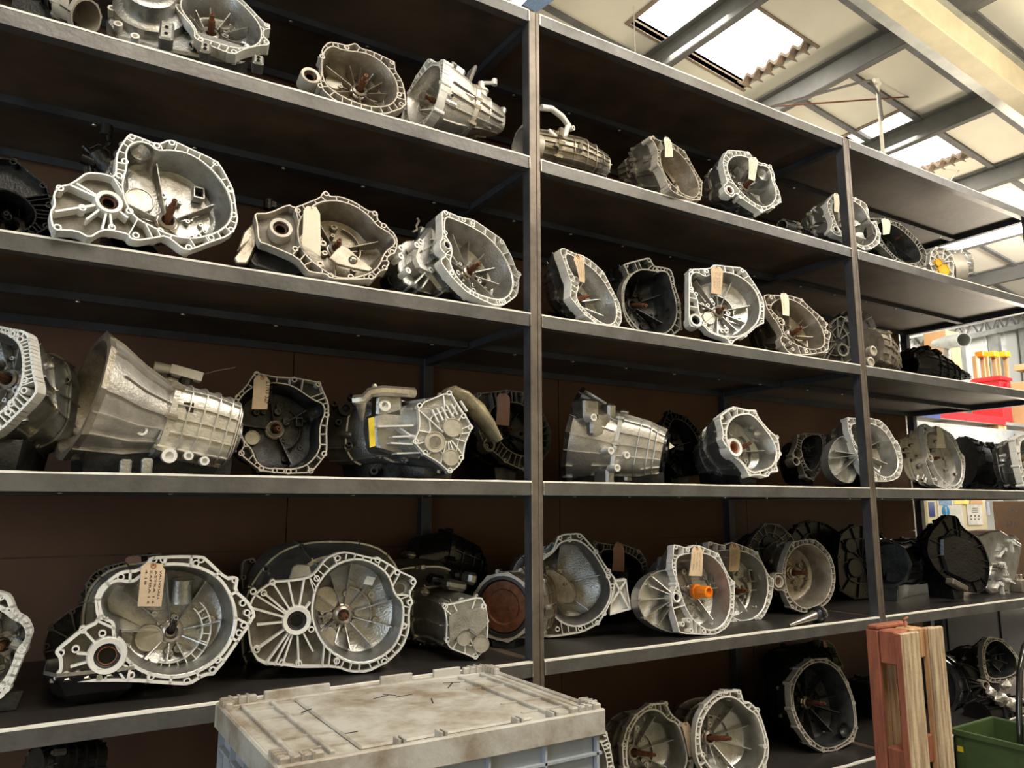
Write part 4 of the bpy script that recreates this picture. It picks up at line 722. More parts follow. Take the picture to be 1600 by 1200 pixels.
def x8(T, org, w3, loc, N, U, Wv):
    P = [w3(loc(x, y, -.045), -.045) for x, y in ((880, 700), (930, 640), (990, 580), (1050, 610), (1150, 700), (1280, 800), (1240, 825), (1080, 790), (960, 760))]; d = MB(); d.prism(P, -N*.012); d.build('release_fork', 'castb', T, org, bevel=.003)
    c = w3(loc(1095, 720, -.043), -.043); d = MB(); d.lathe(c, N, [(.016, 0), (.013, .007), (.007, .011), (.0001, .012)], 16); d.build('pivot_dome', 'steel', T, org, 60)
    d = MB(); f = lambda x, y: atY(x, y, .3); d.cyl(f(418, 327), f(419, 312), .016, 10); d.box(f(424, 320), (.03, .02, .02)); d.build('reverse_light_switch', 'black', T, org)
    d = MB(); d.lathe(atY(615, 437, .12), Vector((.2, -1, .1)), [(.026, -.05), (.026, .0), (.023, .002), (.02, 0), (.02, -.03), (.0001, -.03)], 20); d.build('output_tube', 'castd', T, org, 35)
    P = [w3(loc(x, y, -.05), -.05) for x, y in ((30, 700), (110, 600), (60, 640), (120, 470), (230, 360), (240, 560), (190, 680), (150, 750), (60, 750))]; d = MB(); d.prism(P, -N*.02); d.build('rear_ear', 'castb', T, org, bevel=.004)
    P = [w3(loc(x, y, -.07), -.07) for x, y in ((110, 460), (230, 370), (300, 570), (480, 640), (700, 820), (600, 880), (400, 850), (200, 790), (120, 700))]; d = MB(); d.prism(P, -N*.16); d.build('rear_case', 'castd', T, org, bevel=.012)
t, w3_, loc_, N_ = GBX('g8', 'brownish gearbox with a large cream tag over its bell, left bay second row', nribs=3, az=-4, el=15, tone='dull', tip=(975, 550), extra=x8, b=(600, 600, .5, 230))
paper_tag([(650, 240), (795, 255), (805, 685), (640, 580)], 0, 'large cream tag with a yellow stained foot, hung in front of an open bell', 'tagw', pl=(0, w3_, loc_), lines=0)
def x9(T, org, w3, loc, N, U, Wv):
    f = lambda x, y: atY(600+x/6.667, 310+y/6.667, .3); d = MB(); d.tube([f(345, 205), f(365, 235), f(335, 290), f(345, 330), f(300, 350)], .005, 7); d.cyl(f(370, 330), f(400, 320), .012, 8); d.build('shift_lever', 'machb', T, org, 40)
    P = [w3(loc(x, y, -.07), -.07) for x, y in ((350, 440), (470, 290), (590, 270), (620, 420), (640, 600), (700, 800), (800, 960), (600, 960), (480, 800), (360, 740), (300, 600))]; d = MB(); d.prism(P, -N*.06); d.build('side_case', 'cast', T, org, bevel=.012)
    P = [w3(loc(x, y, -.12), -.12) for x, y in ((140, 500), (230, 440), (350, 430), (500, 400), (650, 560), (760, 900), (760, 1040), (520, 1000), (360, 960), (210, 880), (150, 740))]; d = MB(); d.prism(P, -N*.12); d.build('rear_case', 'cast', T, org, bevel=.014)
    for a, b_ in (((300, 900), (420, 780)), ((380, 940), (480, 800)), ((430, 690), (620, 540)), ((580, 1000), (740, 860)), ((380, 560), (500, 480))):
        A, B2 = w3(loc(*a, n=-.07), -.07), w3(loc(*b_, n=-.07), -.07); s_ = (B2-A).cross(N).normalized()*.003; d = MB(); d.prism([A-s_+N*.012, A+s_+N*.012, B2+s_+N*.006, B2-s_+N*.006], -N*.07); d.build('side_rib', 'cast', T, org)
    d = MB()
    for x, y in ((165, 525), (165, 610), (240, 760), (330, 495), (370, 460), (480, 755)): d.lathe(w3(loc(x, y, -.075), -.075), N, [(.012, -.04), (.012, .008), (.006, .008), (.006, 0), (.0001, 0)], 12)
    stuffy(d.build('case_bosses', 'mach', T, org, 35))
GBX('g9', 'silver gearbox beside the first post on the second row, deep bell turned right', az=13, el=15, h=[(645, 148), (830, 222), (930, 250), (925, 275), (1228, 455), (1410, 785), (1365, 890), (1250, 1065), (1215, 1085), (915, 985), (705, 775), (640, 355)], seal=[(655, 490, 46)], tip=(985, 685), b=(400, 700, .42, 250), extra=x9, rw=.0048)
t, w3_, loc_, N_ = GBX('g29', 'silver gearbox touching the right of the first post, second row, tag over seal', az=16, el=14, h=[(465, 145), (465, 165), (680, 310), (850, 700), (590, 815), (430, 640), (500, 740), (810, 865)], seal=[(400, 390, 38)], tip=(570, 530), b=(200, 560, .4, 230))
paper_tag([(355, 140), (460, 120), (495, 410), (440, 400)], 0, 'written tag on the gearbox just right of the first post', 'tag', pl=(0, w3_, loc_))
GBX('g30', 'black lined bell with pale eared rim and no tag, middle bay second row', nribs=5, az=-6, el=6, tone='dark', h=[(925, 235), (1162, 180), (1247, 285), (1410, 442), (1475, 625), (1480, 718), (1490, 885), (945, 805), (1045, 910)], tip=(1140, 640), b=(800, 500, .5, 200), d=.14, rw=.0065)
t, w3_, loc_, N_ = GBX('g31', 'bright round gearbox with square left corner, centre of middle bay second row', nribs=9, az=-14, el=10, h=[(170, 132), (310, 135), (382, 95), (628, 130), (803, 440), (805, 590), (655, 705), (530, 765), (345, 662), (295, 612), (215, 340), (175, 292)], seal=[(210, 575, 52)], dc=[(335, 550, 60)], sh=(410, 500), b=(300, 480, .5, 240), d=.07)
paper_tag([(340, 95), (450, 100), (440, 342), (352, 330)], 0, 'written tag at the top of the bright round bell in the middle bay', 'tag', pl=(0, w3_, loc_), lines=4)
t, w3_, loc_, N_ = GBX('g32', 'low leaning dark bell, last tagged one before the second post, second row', az=-6, el=15, tone='dull', h=[(885, 370), (1160, 395), (1340, 560), (1380, 605), (1380, 680), (1375, 850), (1200, 850), (1080, 830), (995, 790), (1055, 775)], seal=[(970, 588, 34)], sh=(1060, 700), win=[(1225, 720, 30)], b=(800, 720, .45, 200))
paper_tag([(955, 335), (1030, 335), (1048, 535), (990, 525)], 0, 'pinkish white tag on the low dark bell before the second post', 'tagw', pl=(0, w3_, loc_), lines=1)
TR['g33'] = dict(v='V2', k=2, az=-22, el=0, o=[(1400, 620), (1500, 530), (1560, 560), (1640, 680), (1660, 900), (1500, 980), (1330, 950), (1380, 860), (1400, 740)], i=None)
GBX('g33', 'dark webbed gearbox end with round black seal, against the left of the second post', Y=.14, tone='dark', seal=[(1525, 840, 52)], b=(1650, 700, .4, 230), L=.3)
casing(2, [(1350, 545, .16, 33), (1360, 548, .17, 31, 3), (1376, 556, .2, 25, 3), (1386, 563, .2, 19), (1398, 572, .18, 11)], 'stepped pale gearbox just right of the second post, second row', 'dull', mouth=False, seams=(1,), extra=lambda T, org, S_, Rr, A, U, Wv: [ (lambda d, p: (d.lathe(p, (-.1, -1, .05), [(.028, -.03), (.028, 0), (.02, .002), (.018, -.01), (.0001, -.01)], 18), d.build('bearing_bore', 'machb', T, org, 35)))(MB(), atY(x, y, .06)) for x, y in ((1365, 548), (1361, 565))], endcap='castd')
casing(2, [(1415, 572, .55, 22), (1425, 570, .55, 26, 3), (1447, 575, .55, 25, 3), (1470, 581, .52, 20, 3), (1490, 587, .5, 13), (1512, 590, .5, 5)], 'black transfer box with thin output stub, right end of second row', 'black', mouth=True, seams=(2,), extra=lambda T, org, S_, Rr, A, U, Wv: [ (lambda d: (d.box(atY(x, y, .5), (w*.002, .08, h_*.002), Matrix.Rotation(.2, 3, 'Y')), d.build('cast_lug', 'black', T, org, bevel=.006)))(MB()) for x, y, w, h_ in ((1444, 548, 22, 30), (1458, 553, 30, 26), (1425, 558, 30, 20), (1462, 577, 34, 24))])
# ---- third shelf
GBX('g10', 'silver gearbox cut by the left photo edge, third row', az=-34, el=3, h=[(128, 85), (125, 120), (152, 375), (150, 440), (70, 520), (50, 575), (75, 90)], b=(200, 560, .42, 330), Y=.16, rw=.007, tone='alu')
def x11(T, org, S_, Rr, A, U, Wv):
    f = lambda x, y, Y_=.26: atY(x, y, Y_)
    d = MB(); d.cyl(f(240, 573, .3), f(306, 588, .3), 9*mpp(f(270, 580)), 14); d.box(f(290, 584, .3), (.10, .05, .03), Matrix.Rotation(.2, 3, 'Y')); d.build('shift_actuator', 'mach', T, org, 35)
    d = MB(); d.cyl(f(252, 612, .3), f(252, 585, .3), .03, 10); d.cyl(f(285, 615, .3), f(292, 590, .3), .022, 10); d.build('actuator_support', 'castd', T, org, 35)
    d = MB(); d.tube([f(306, 588, .3), f(335, 580, .28), f(368, 574, .26)], .0015, 5); d.build('thin_wire', 'castb', T, org)
    d = MB(); d.box(f(358, 640, .2), (.035, .004, .012), Matrix.Rotation(.15, 3, 'Y')); d.build('sticker', 'green', T, org)
    for x, y in ((195, 737), (228, 735)): d = MB(); d.box(f(x, y, .12), (.03, .05, .07)); d.build('cast_foot', 'cast', T, org, bevel=.005)
    for x, y, r in ((144, 688, .02), (202, 637, .014), (222, 672, .016), (265, 712, .022), (295, 712, .014), (320, 720, .014)): d = MB(); d.lathe(f(x, y, .115), (-.05, -1, 0), [(r, -.05), (r, .0), (r*.55, .0), (r*.55, -.012), (.0001, -.012)], 14); d.build('bolt_boss', 'mach', T, org, 35)
    d = MB(); d.box(f(294, 637, .16), (.03, .02, .03)); d.build('square_plug', 'black', T, org)
casing(3, [(130, 618, .20, 100), (160, 628, .22, 92), (200, 645, .24, 76), (240, 655, .26, 60), (246, 657, .26, 58, 4), (300, 668, .27, 56, 4.5), (345, 680, .28, 52, 4), (358, 684, .28, 36)], 'long silver gearbox on its side, grid ribbed case, left of the third row', 'bright', seams=(4,), grid=7, mouthm=None, endcap='cast', extra=x11, nf=18, ringm='castb')
t, w3_, loc_, N_ = GBX('g12', 'dark inside bell with handwritten tag between two silver gearboxes, third row', nribs=4, az=-6, el=6, tone='grim', tip=(600, 690), dc=[(345, 780, 72)], seal=[(110, 770, 60)], dish=[(960, 510, 80)], b=(500, 700, .75, 400), Y=.3, win=[(795, 640, 40)])
paper_tag([(360, 160), (520, 190), (490, 500), (338, 500)], 0, 'brown tag hand lettered LTN3 32P on the dark bell', 'tag', pl=(0, w3_, loc_), text=['LTN3 32P'])
TR['g14'] = dict(v='W5', k=3, az=-14, el=4, o=[(940, 380), (1250, 250), (1330, 380), (1400, 480), (1470, 600), (1440, 660), (1400, 760), (1380, 900), (1330, 980), (1250, 1040), (1140, 940), (1000, 860), (900, 740), (960, 600)], i=None)
def x14(T, org, w3, loc, N, U, Wv):
    f = lambda x, y, Y_: atY(500+x/6.154, 570+y/6.154, Y_)
    for x, y, r, Yb in ((250, 420, 70, .42), (180, 550, 30, .42), (140, 370, 30, .42), (280, 760, 28, .36), (520, 1020, 40, .30), (300, 300, 30, .5)): d = MB(); q = r*mpp(f(x, y, Yb))/6.154; d.lathe(f(x, y, Yb), (-.3, -1, .1), [(q*1.1, -.05), (q, 0), (q*.55, 0), (q*.5, -.015), (.0001, -.02)], 18); d.build('bell_boss', 'castd', T, org, 35)
    d = MB(); d.prism([f(465, 515, .2), f(520, 500, .2), f(535, 780, .2), f(480, 795, .2)], (0, .003, 0)); d.build('yellow_label', 'sticky', T, org)
    d = MB(); d.box(f(640, 390, .25), (.10, .06, .09)); d.build('selector_body', 'cast', T, org, bevel=.008); d = MB(); d.lathe(f(625, 390, .21), (-.1, -1, .1), [(.022, -.02), (.022, .0), (.012, .002), (.012, -.01), (.0001, -.01)], 14); d.build('sensor_boss', 'mach', T, org, 35)
    d = MB(); d.tube([f(330, 340, .25), f(430, 330, .22), f(480, 270, .22), f(600, 250, .2), f(760, 260, .2), (f(900, 270, .22))], .02, 8); d.cyl(f(395, 360, .22), f(400, 540, .24), .022, 10, .006); d.lathe(f(525, 210, .22), (0, 0, 1), [(.01, -.02), (.013, .0), (.008, .01), (.0001, .012)], 12); d.build('gold_cable_bracket', 'bolt', T, org, 40)
    for a, b_ in (((560, 600), (900, 590)), ((700, 700), (920, 690)), ((760, 610), (930, 720)), ((680, 760), (900, 770)), ((740, 860), (1010, 850))): d = MB(); A, B2 = f(*a, .18), f(*b_, .14); d.prism([A, B2, B2+Vector((0, 0, .006)), A+Vector((0, 0, .006))], (0, .05, 0)); d.build('side_rib', 'mach', T, org)
    P = [f(x, y, .22) for x, y in ((540, 470), (860, 380), (940, 600), (930, 800), (760, 880), (560, 820), (520, 600))]; d = MB(); d.prism(P, (0, .12, 0)); d.build('side_case', 'cast', T, org, bevel=.01)
    for q in range(7): x, y = 1080+q*46, 430-q*14-(q > 3)*0; d = MB(); A, B2 = w3(loc(x, y, .004), .004), w3(loc(x+60, y+120-q*4, .004), .004); sd = U*.003; d.prism([A-sd, A+sd, B2+sd, B2-sd], -N*.02); d.build('cooling_fin', 'mach', T, org)
GBX('g14', 'complex gearbox with three round end caps and yellow label, third row', Y=.10, dc=[(1280, 600, 92), (1110, 740, 100), (1110, 740, 62), (1262, 890, 78)], b=(300, 680, .5, 330), tone='alu', extra=x14, seed=3)
t, w3_, loc_, N_ = GBX('g15', 'dark gearbox deep behind the first post on the third row', Y=.55, el=5, tone='dark', seal=[(1255, 460, 28)], dc=[(1340, 330, 40)], dcm='castd', i=[(1250, 300), (1330, 260), (1420, 270), (1490, 350), (1500, 450), (1440, 520), (1350, 490), (1290, 420)])
paper_tag([(1290, 222), (1350, 222), (1350, 372), (1290, 365)], 0, 'pink brown tag left of the first post, third row', 'tagp', pl=(0, w3_, loc_), lines=0)
d = MB(); rows = []
for q, (x, y, w) in enumerate(((700, 612, 10), (722, 624, 16), (745, 645, 14), (762, 668, 10), (775, 690, 5))):
    c = atY(x, y, .16); s_ = mpp(c); rows.append([c+Vector((math.cos(a)*w*s_*.7, math.sin(a)*.05, abs(math.sin(a*1.5+q))*w*s_*.5+math.cos(a)*w*s_*.5)) for a in [6.283*z/14 for z in range(14)]])
d.loft(rows, True, True); thing1(d, 'plastic_sleeve', 'film', 'crumpled yellowed plastic sleeve draped behind the three-cap gearbox', 'plastic', smooth=60)
def x34(T, org, S_, Rr, A, U, Wv):
    f = lambda x, y, Y_=.26: atY(x, y, Y_)
    for x, y, w, h_ in ((925, 640, 26, 34), (940, 663, 34, 36), (958, 650, 14, 40), (955, 745, 14, 26), (985, 742, 16, 24)): d = MB(); c = f(x, y); s_ = mpp(c); d.box(c+Vector((0, .05, 0)), (w*s_*1.2, .1, h_*s_)); d.build('cast_block', 'cast', T, org, bevel=.01)
    for x, y in ((955, 704), (980, 711), (965, 731), (1002, 731), (928, 652)): d = MB(); d.lathe(f(x, y, .2), (-.1, -1, 0), [(.016, -.06), (.016, 0), (.009, 0), (.008, -.012), (.0001, -.012)], 14); d.build('bolt_boss', 'mach', T, org, 35)
casing(3, [(898, 682, .50, 74), (912, 686, .46, 70), (938, 691, .40, 60), (962, 696, .345, 52), (968, 697, .335, 48, 4), (1010, 703, .25, 42, 4), (1022, 705, .23, 38, 3), (1036, 708, .21, 36)], 'cream silver gearbox on its side with black tail, middle bay third row', 'bright', seams=(4,), endcap='black', extra=x34, ringm='castd', grid=4)
TR['g35'] = dict(v='B3', k=3, az=-10, el=8, o=[(700, 300), (740, 205), (850, 240), (930, 330), (990, 420), (950, 600), (800, 620), (700, 480)], i=[(740, 320), (770, 250), (850, 280), (910, 360), (940, 450), (900, 540), (800, 540), (740, 440)])
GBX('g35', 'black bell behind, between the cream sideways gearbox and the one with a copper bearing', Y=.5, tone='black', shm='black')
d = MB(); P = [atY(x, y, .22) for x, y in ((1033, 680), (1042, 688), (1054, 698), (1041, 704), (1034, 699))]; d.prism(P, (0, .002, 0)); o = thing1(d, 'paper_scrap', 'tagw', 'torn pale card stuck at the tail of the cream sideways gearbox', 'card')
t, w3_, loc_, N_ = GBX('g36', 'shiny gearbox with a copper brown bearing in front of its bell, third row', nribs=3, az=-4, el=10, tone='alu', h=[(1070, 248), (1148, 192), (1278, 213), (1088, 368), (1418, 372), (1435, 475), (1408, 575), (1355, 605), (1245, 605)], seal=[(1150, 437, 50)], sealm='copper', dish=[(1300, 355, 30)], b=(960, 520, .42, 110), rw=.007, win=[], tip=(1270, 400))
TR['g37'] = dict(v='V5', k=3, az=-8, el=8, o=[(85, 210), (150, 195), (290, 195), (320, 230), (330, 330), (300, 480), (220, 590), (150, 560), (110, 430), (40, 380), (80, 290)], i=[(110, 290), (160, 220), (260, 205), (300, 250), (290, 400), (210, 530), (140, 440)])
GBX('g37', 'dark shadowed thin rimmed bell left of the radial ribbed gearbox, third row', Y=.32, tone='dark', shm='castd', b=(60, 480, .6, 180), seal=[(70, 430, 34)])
t, w3_, loc_, N_ = GBX('g38', 'radial ribbed gearbox straddling the second post on the third row', az=-5, el=10, Y=.12, seal=[(600, 375, 32)], h=[(510, 78), (525, 120), (540, 215), (770, 100), (912, 270), (930, 360), (940, 430), (930, 535), (810, 575), (735, 578)],
    wing=([(530, 215), (440, 220), (370, 290), (335, 400), (360, 520), (440, 600), (560, 620), (600, 420), (560, 260)], .04, [(400, 345), (345, 410), (420, 545), (470, 230), (520, 225)]), win=[(730, 290, 36)], b=(420, 420, .45, 230))
t, w3_, loc_, N_ = GBX('g39', 'tagged gearbox with small side seal, right of second post, third row', nribs=3, az=-2, el=8, seal=[(1190, 405, 30)], h=[(1150, 135), (1215, 160), (1365, 212), (1160, 255), (1178, 342), (1465, 390), (1470, 490), (1450, 635), (1345, 640), (1240, 580)], win=[(1290, 370, 28)], b=(1060, 420, .42, 210))
paper_tag([(1238, 130), (1285, 160), (1320, 320), (1245, 318)], 0, 'long pale tag on the gearbox right of the second post, third row', 'tagw', pl=(0, w3_, loc_), lines=0)
casing(3, [(1502, 722, .6, 40), (1515, 722, .55, 36), (1540, 728, .5, 32, 3), (1570, 730, .45, 36)], 'dark gearbox body in shadow behind the last tagged bell, third row', 'dark', mouth=False, seams=(2,))
V['R3'] = (1400, 600, 5)
TR['g40'] = dict(v='R3', k=3, az=8, el=4, o=[(925, 430), (940, 410), (1000, 385), (1080, 380), (1150, 450), (1200, 640), (1150, 800), (1060, 840), (1000, 800), (960, 640)], i=[(960, 450), (1040, 420), (1110, 480), (1140, 640), (1100, 770), (1040, 780), (990, 680)])
def x40(T, org, *a):
    for q, pts in enumerate((((662, 458), (680, 480), (672, 520), (690, 545)), ((712, 472), (740, 490), (770, 560), (790, 575)), ((748, 455), (760, 500), (775, 560)), ((830, 485), (845, 510), (800, 550), (780, 570)))):
        d = MB(); d.tube([atY(1400+x/5, 600+y/5, .3) for x, y in pts], .011, 7); d.build('selector_rod', 'castd', T, org, 40)
GBX('g40', 'gearbox cut by the right photo edge with selector rods, third row', Y=.12, b=(800, 640, .3, 150), extra=x40, rw=.008)
# ---- fourth shelf
GBX('g16', 'gearbox rim cut by the left edge on the fourth row', az=-8, el=0, h=[(5, 370), (58, 463), (135, 702), (35, 948)], Y=.16, b=(-250, 700, .5, 260), rw=.011, flat=True)
def x17(T, org, w3, loc, N, U, Wv):
    Y0 = .13; f = lambda x, y, Y_: atY(60+x/4, 830+y/4, Y_)
    top = [f(x, y, Y0) for x, y in ((60, 1000), (110, 955), (330, 950), (590, 952), (690, 975), (700, 1030))]; zt = ZS[4]+.085; x0, x1 = f(55, 1000, Y0).x, f(700, 1000, Y0).x
    R0 = [Vector((x0+.02, Y0+.0, zt)), Vector((x1-.03, Y0, zt)), Vector((x1, Y0+.06, zt)), Vector((x1, Y0+.24, zt)), Vector((x0, Y0+.24, zt)), Vector((x0-.01, Y0+.06, zt))]
    cc = sum(R0, Vector())/6; lo = [cc.lerp(p, .8)-Vector((0, 0, .05)) for p in R0]; bt = [cc.lerp(p, .45)-Vector((0, 0, .083)) for p in R0]; d = MB(); d.loft([[p+Vector((0, 0, .006)) for p in R0], R0, lo, bt], True, True); d.build('sump_cover', 'black', T, org, bevel=.003, clampz=ZS[4]+.001)
    d = MB(); d.loft([[p+Vector((0, 0, .006)) for p in R0], [cc.lerp(p, 1.01)+Vector((0, 0, .006)) for p in R0], [cc.lerp(p, 1.01)+Vector((0, 0, .016)) for p in R0], [p+Vector((0, 0, .016)) for p in R0]]); d.build('sump_flange', 'cast', T, org)
    d = MB()
    for q in range(6):
        p = R0[q].lerp(R0[(q+1) % 6], .5); p = cc.lerp(p, .93)-Vector((0, 0, .004)); d.lathe(p, (0, 0, -1), [(.010, -.006), (.010, .008), (.0001, .009)], 6)
    for t_ in (.12, .35, .62, .88): p = R0[0].lerp(R0[1], t_)+Vector((0, .01, 0)); d.lathe(p, (0, -.6, -.8), [(.010, -.006), (.010, .010), (.0001, .010)], 6)
    stuffy(d.build('sump_bolts', 'bolt', T, org))
    c = w3(loc(905, 300, -.07), -.07); d = MB(); d.cyl(c, c+Wv*-.07-N*.01, .030, 16); d.build('slave_cylinder_boss', 'cast', T, org, 35)
    for r0, r1 in ((.088, .092), (.112, .115)):
        c0 = loc(830, 630, -.08); d = MB(); A = [w3(c0+Vector((math.cos(a), math.sin(a)))*r0, -.075) for a in [-1.9+.13*z for z in range(22)]]
        for p, q_ in zip(A, A[1:]): s_ = (q_-p).cross(N).normalized()*.0018; d.prism([p-s_, p+s_, q_+s_, q_-s_], -N*.028)
        d.build('curved_rib', 'mach', T, org)
    for z in range(11): a = -1.8+.24*z; d = MB(); u = Vector((math.cos(a), math.sin(a))); A, B2 = w3(c0+u*.088, -.077), w3(c0+u*.115, -.077); s_ = (B2-A).cross(N).normalized()*.0015; d.prism([A-s_, A+s_, B2+s_, B2-s_], -N*.026); d.build('cross_rib', 'mach', T, org)
t, w3_, loc_, N_ = GBX('g17', 'largest gearbox with flat pale flange and black sump underneath, left of the fourth row', az=-3, el=2, Y=.13, h=[(722, 180), (782, 178), (1018, 178), (985, 200), (1230, 305), (1278, 450), (1335, 530), (1305, 510), (1285, 588), (1255, 635), (1120, 805), (1090, 868), (930, 937), (703, 910), (580, 900), (245, 900), (173, 908), (138, 762), (233, 738), (278, 618), (400, 640), (515, 287)],
    seal=[(430, 780, 92)], dc=[(692, 670, 80)], sh=(830, 630), tip=(858, 555), shm='castd', rw=.0085, flat=True, extra=x17, ribs=[(240, 765), (280, 620), (200, 850), (420, 935), (320, 930), (540, 930), (575, 860), (480, 640), (400, 650)], b=(700, 600, .5, 420), seed=21, nofoot=True)
paper_tag([(645, 195), (795, 205), (768, 470), (620, 470)], 0, 'brown tag with four handwritten lines on the largest gearbox', 'tag', pl=(0, w3_, loc_), text=['VAUXHALL', 'ASTRA 1.6', 'ZAFIRA 1.6', '4.18'])
TR['g18'] = dict(v='W7', k=4, az=-4, el=4, o=[(30, 780), (30, 720), (60, 600), (200, 490), (290, 450), (295, 330), (340, 260), (420, 220), (540, 190), (620, 150), (760, 140), (950, 200), (1050, 400), (1000, 700), (800, 900), (500, 920), (200, 900), (60, 860)], i=[(330, 340), (420, 260), (560, 230), (760, 200), (900, 300), (960, 500), (880, 720), (700, 800), (480, 780), (400, 560), (330, 450)])
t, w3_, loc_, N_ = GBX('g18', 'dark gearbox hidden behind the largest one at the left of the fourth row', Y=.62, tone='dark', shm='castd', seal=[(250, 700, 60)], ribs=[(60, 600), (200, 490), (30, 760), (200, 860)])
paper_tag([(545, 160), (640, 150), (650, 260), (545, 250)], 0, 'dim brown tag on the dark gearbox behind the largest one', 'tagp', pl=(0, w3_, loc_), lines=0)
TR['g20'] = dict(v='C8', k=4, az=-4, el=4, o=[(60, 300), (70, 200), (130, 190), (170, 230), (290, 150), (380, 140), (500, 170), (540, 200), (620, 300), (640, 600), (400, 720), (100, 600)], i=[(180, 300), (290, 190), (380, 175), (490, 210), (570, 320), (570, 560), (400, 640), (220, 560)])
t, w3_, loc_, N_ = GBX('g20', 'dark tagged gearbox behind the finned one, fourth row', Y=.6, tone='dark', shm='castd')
paper_tag([(232, 160), (318, 165), (312, 300), (225, 290)], 0, 'dim tag on the dark gearbox behind the finned one', 'tagp', pl=(0, w3_, loc_), lines=0)
def x19(T, org, w3, loc, N, U, Wv):
    d = MB(); c = loc(550, 640, -.088); P = [w3(c+Vector((math.cos(a)*r, math.sin(a)*r*1.15)), -.07) for a, r in [(6.283*z/16, .032 if z not in (12,) else .045) for z in range(16)]]; d.prism(P, -N*.02); d.build('bearing_cap', 'cap', T, org, bevel=.002)
    d = MB(); P = [w3(loc(x, y, -.05), -.05) for x, y in ((775, 290), (825, 300), (805, 345), (755, 335))]; d.prism(P, N*.001); d.build('white_label', 'paper', T, org)
    d = MB(); P = [w3(loc(x, y, -.03), -.03) for x, y in ((330, 310), (355, 235), (380, 222), (450, 228), (465, 290))]; d.prism(P, -N*.02); d.build('lifting_ear', 'cast', T, org, bevel=.003)
t, w3_, loc_, N_ = GBX('g19', 'gearbox with radial fins round its seal beside a round bell, fourth row', az=-12, el=0, h=[(610, 190), (838, 200), (950, 270), (1040, 325), (1022, 442), (987, 575), (875, 775), (605, 775), (460, 595), (492, 305), (240, 328), (130, 380), (295, 785), (390, 790), (150, 710), (190, 388)],
    seal=[(378, 545, 66)], ribs=[(240, 328), (130, 390), (190, 388), (105, 470), (150, 570), (150, 710), (200, 795), (295, 800), (390, 805), (470, 720), (330, 318), (420, 310), (455, 440), (250, 800)], dc=[(540, 425, 72)], sh=(640, 510), dish=[(975, 368, 52)], extra=x19, sealm='rubber', b=(520, 540, .6, 480), seed=12, rw=.0055, nribs=11)
TR['g21'] = dict(v='W6', k=4, az=-20, el=3, o=[(530, 660), (640, 640), (870, 580), (910, 660), (935, 800), (920, 1050), (820, 1140), (700, 1090), (590, 1050), (550, 980), (560, 800)], i=None)
def x21(T, org, w3, loc, N, U, Wv):
    f = lambda x, y, Y_: atY(600+x/5.714, 830+y/5.714, Y_)
    for x, y, w, h_, Yb, m in ((340, 540, 90, 60, .34, 'bolt'), (620, 480, 200, 90, .36, 'cast'), (760, 420, 90, 110, .42, 'cast'), (640, 390, 80, 80, .5, 'castd'), (460, 430, 120, 90, .42, 'black'), (220, 210, 90, 60, .62, 'castb')): d = MB(); c = f(x, y, Yb); s_ = mpp(c)/5.714; d.box(c, (w*s_, .08, h_*s_), Matrix.Rotation(.2, 3, 'Y')); d.build('top_casting', m, T, org, bevel=.012)
    P = [w3(loc(x, y, .012), .012) for x, y in ((580, 760), (640, 720), (740, 700), (860, 680), (915, 720), (915, 850), (830, 930), (800, 900), (760, 870), (690, 900), (640, 960), (590, 1000))]; d = MB(); d.prism(P, -N*.02); d.build('raised_cover', 'cast', T, org, bevel=.005)
t, w3_, loc_, N_ = GBX('g21', 'long silver gearbox end on with embossed end cover, right of left bay fourth row', Y=.14, dc=[(715, 960, 62), (870, 1010, 72), (880, 740, 42)], b=(200, 640, .75, 430), tone='alu', extra=x21)
casing(4, [(640, 880, .82, 40), (690, 870, .82, 38, 3), (735, 885, .8, 32, 3), (752, 905, .78, 22)], 'black gearbox in shadow against the left bay back board, fourth row', 'black', mouth=False, seams=(1,))
casing(4, [(786, 948, .30, 50), (796, 948, .33, 50), (806, 946, .37, 49, 3), (822, 940, .44, 46, 3), (830, 936, .5, 40)], 'gearbox with round rust brown drum, left of first post, fourth row', 'dull', mouthm='rust', seams=(2,), ringm='machb')
def x41(T, org, w3, loc, N, U, Wv):
    P = [(1020, 470), (1110, 460), (1120, 540), (1145, 690), (985, 735), (990, 640), (1020, 540)]; d = MB()
    q = [w3(loc(x, y, -.01), -.01) for x, y in P]; d.loft([[p-N*.06 for p in q], q, [sum(q, Vector())/7+(p-sum(q, Vector())/7)*.9 for p in q], [sum(q, Vector())/7+(p-sum(q, Vector())/7)*.9-N*.03 for p in q]], False, True)
    for a, b_ in (((1025, 480), (1130, 680)), ((1108, 470), (995, 640))): A, B2 = w3(loc(*a, n=-.01), -.01), w3(loc(*b_, n=-.01), -.01); s_ = (B2-A).cross(N).normalized()*.004; d.prism([A-s_, A+s_, B2+s_, B2-s_], -N*.03)
    d.build('cross_braced_bracket', 'mach', T, org)
    d = MB(); A = [w3(loc(x, y, -.05), -.05) for x, y in ((490, 380), (560, 385), (640, 430), (700, 500), (740, 580), (700, 640), (600, 640), (500, 600))]; d.prism(A, -N*.03); d.build('release_fork', 'castb', T, org, bevel=.006)
t, w3_, loc_, N_ = GBX('g41', 'gearbox with a large dark bell immediately right of the first post, fourth row', nribs=6, az=-30, el=0, tone='alu', h=[(605, 148), (755, 132), (680, 162), (488, 280), (878, 252), (975, 400), (972, 440), (1005, 512), (940, 722), (890, 792), (760, 835), (588, 840)], sh=(560, 510), tip=(650, 500), shm='castb', extra=x41, d=.13, rw=.006, b=(500, 560, .7, 330))
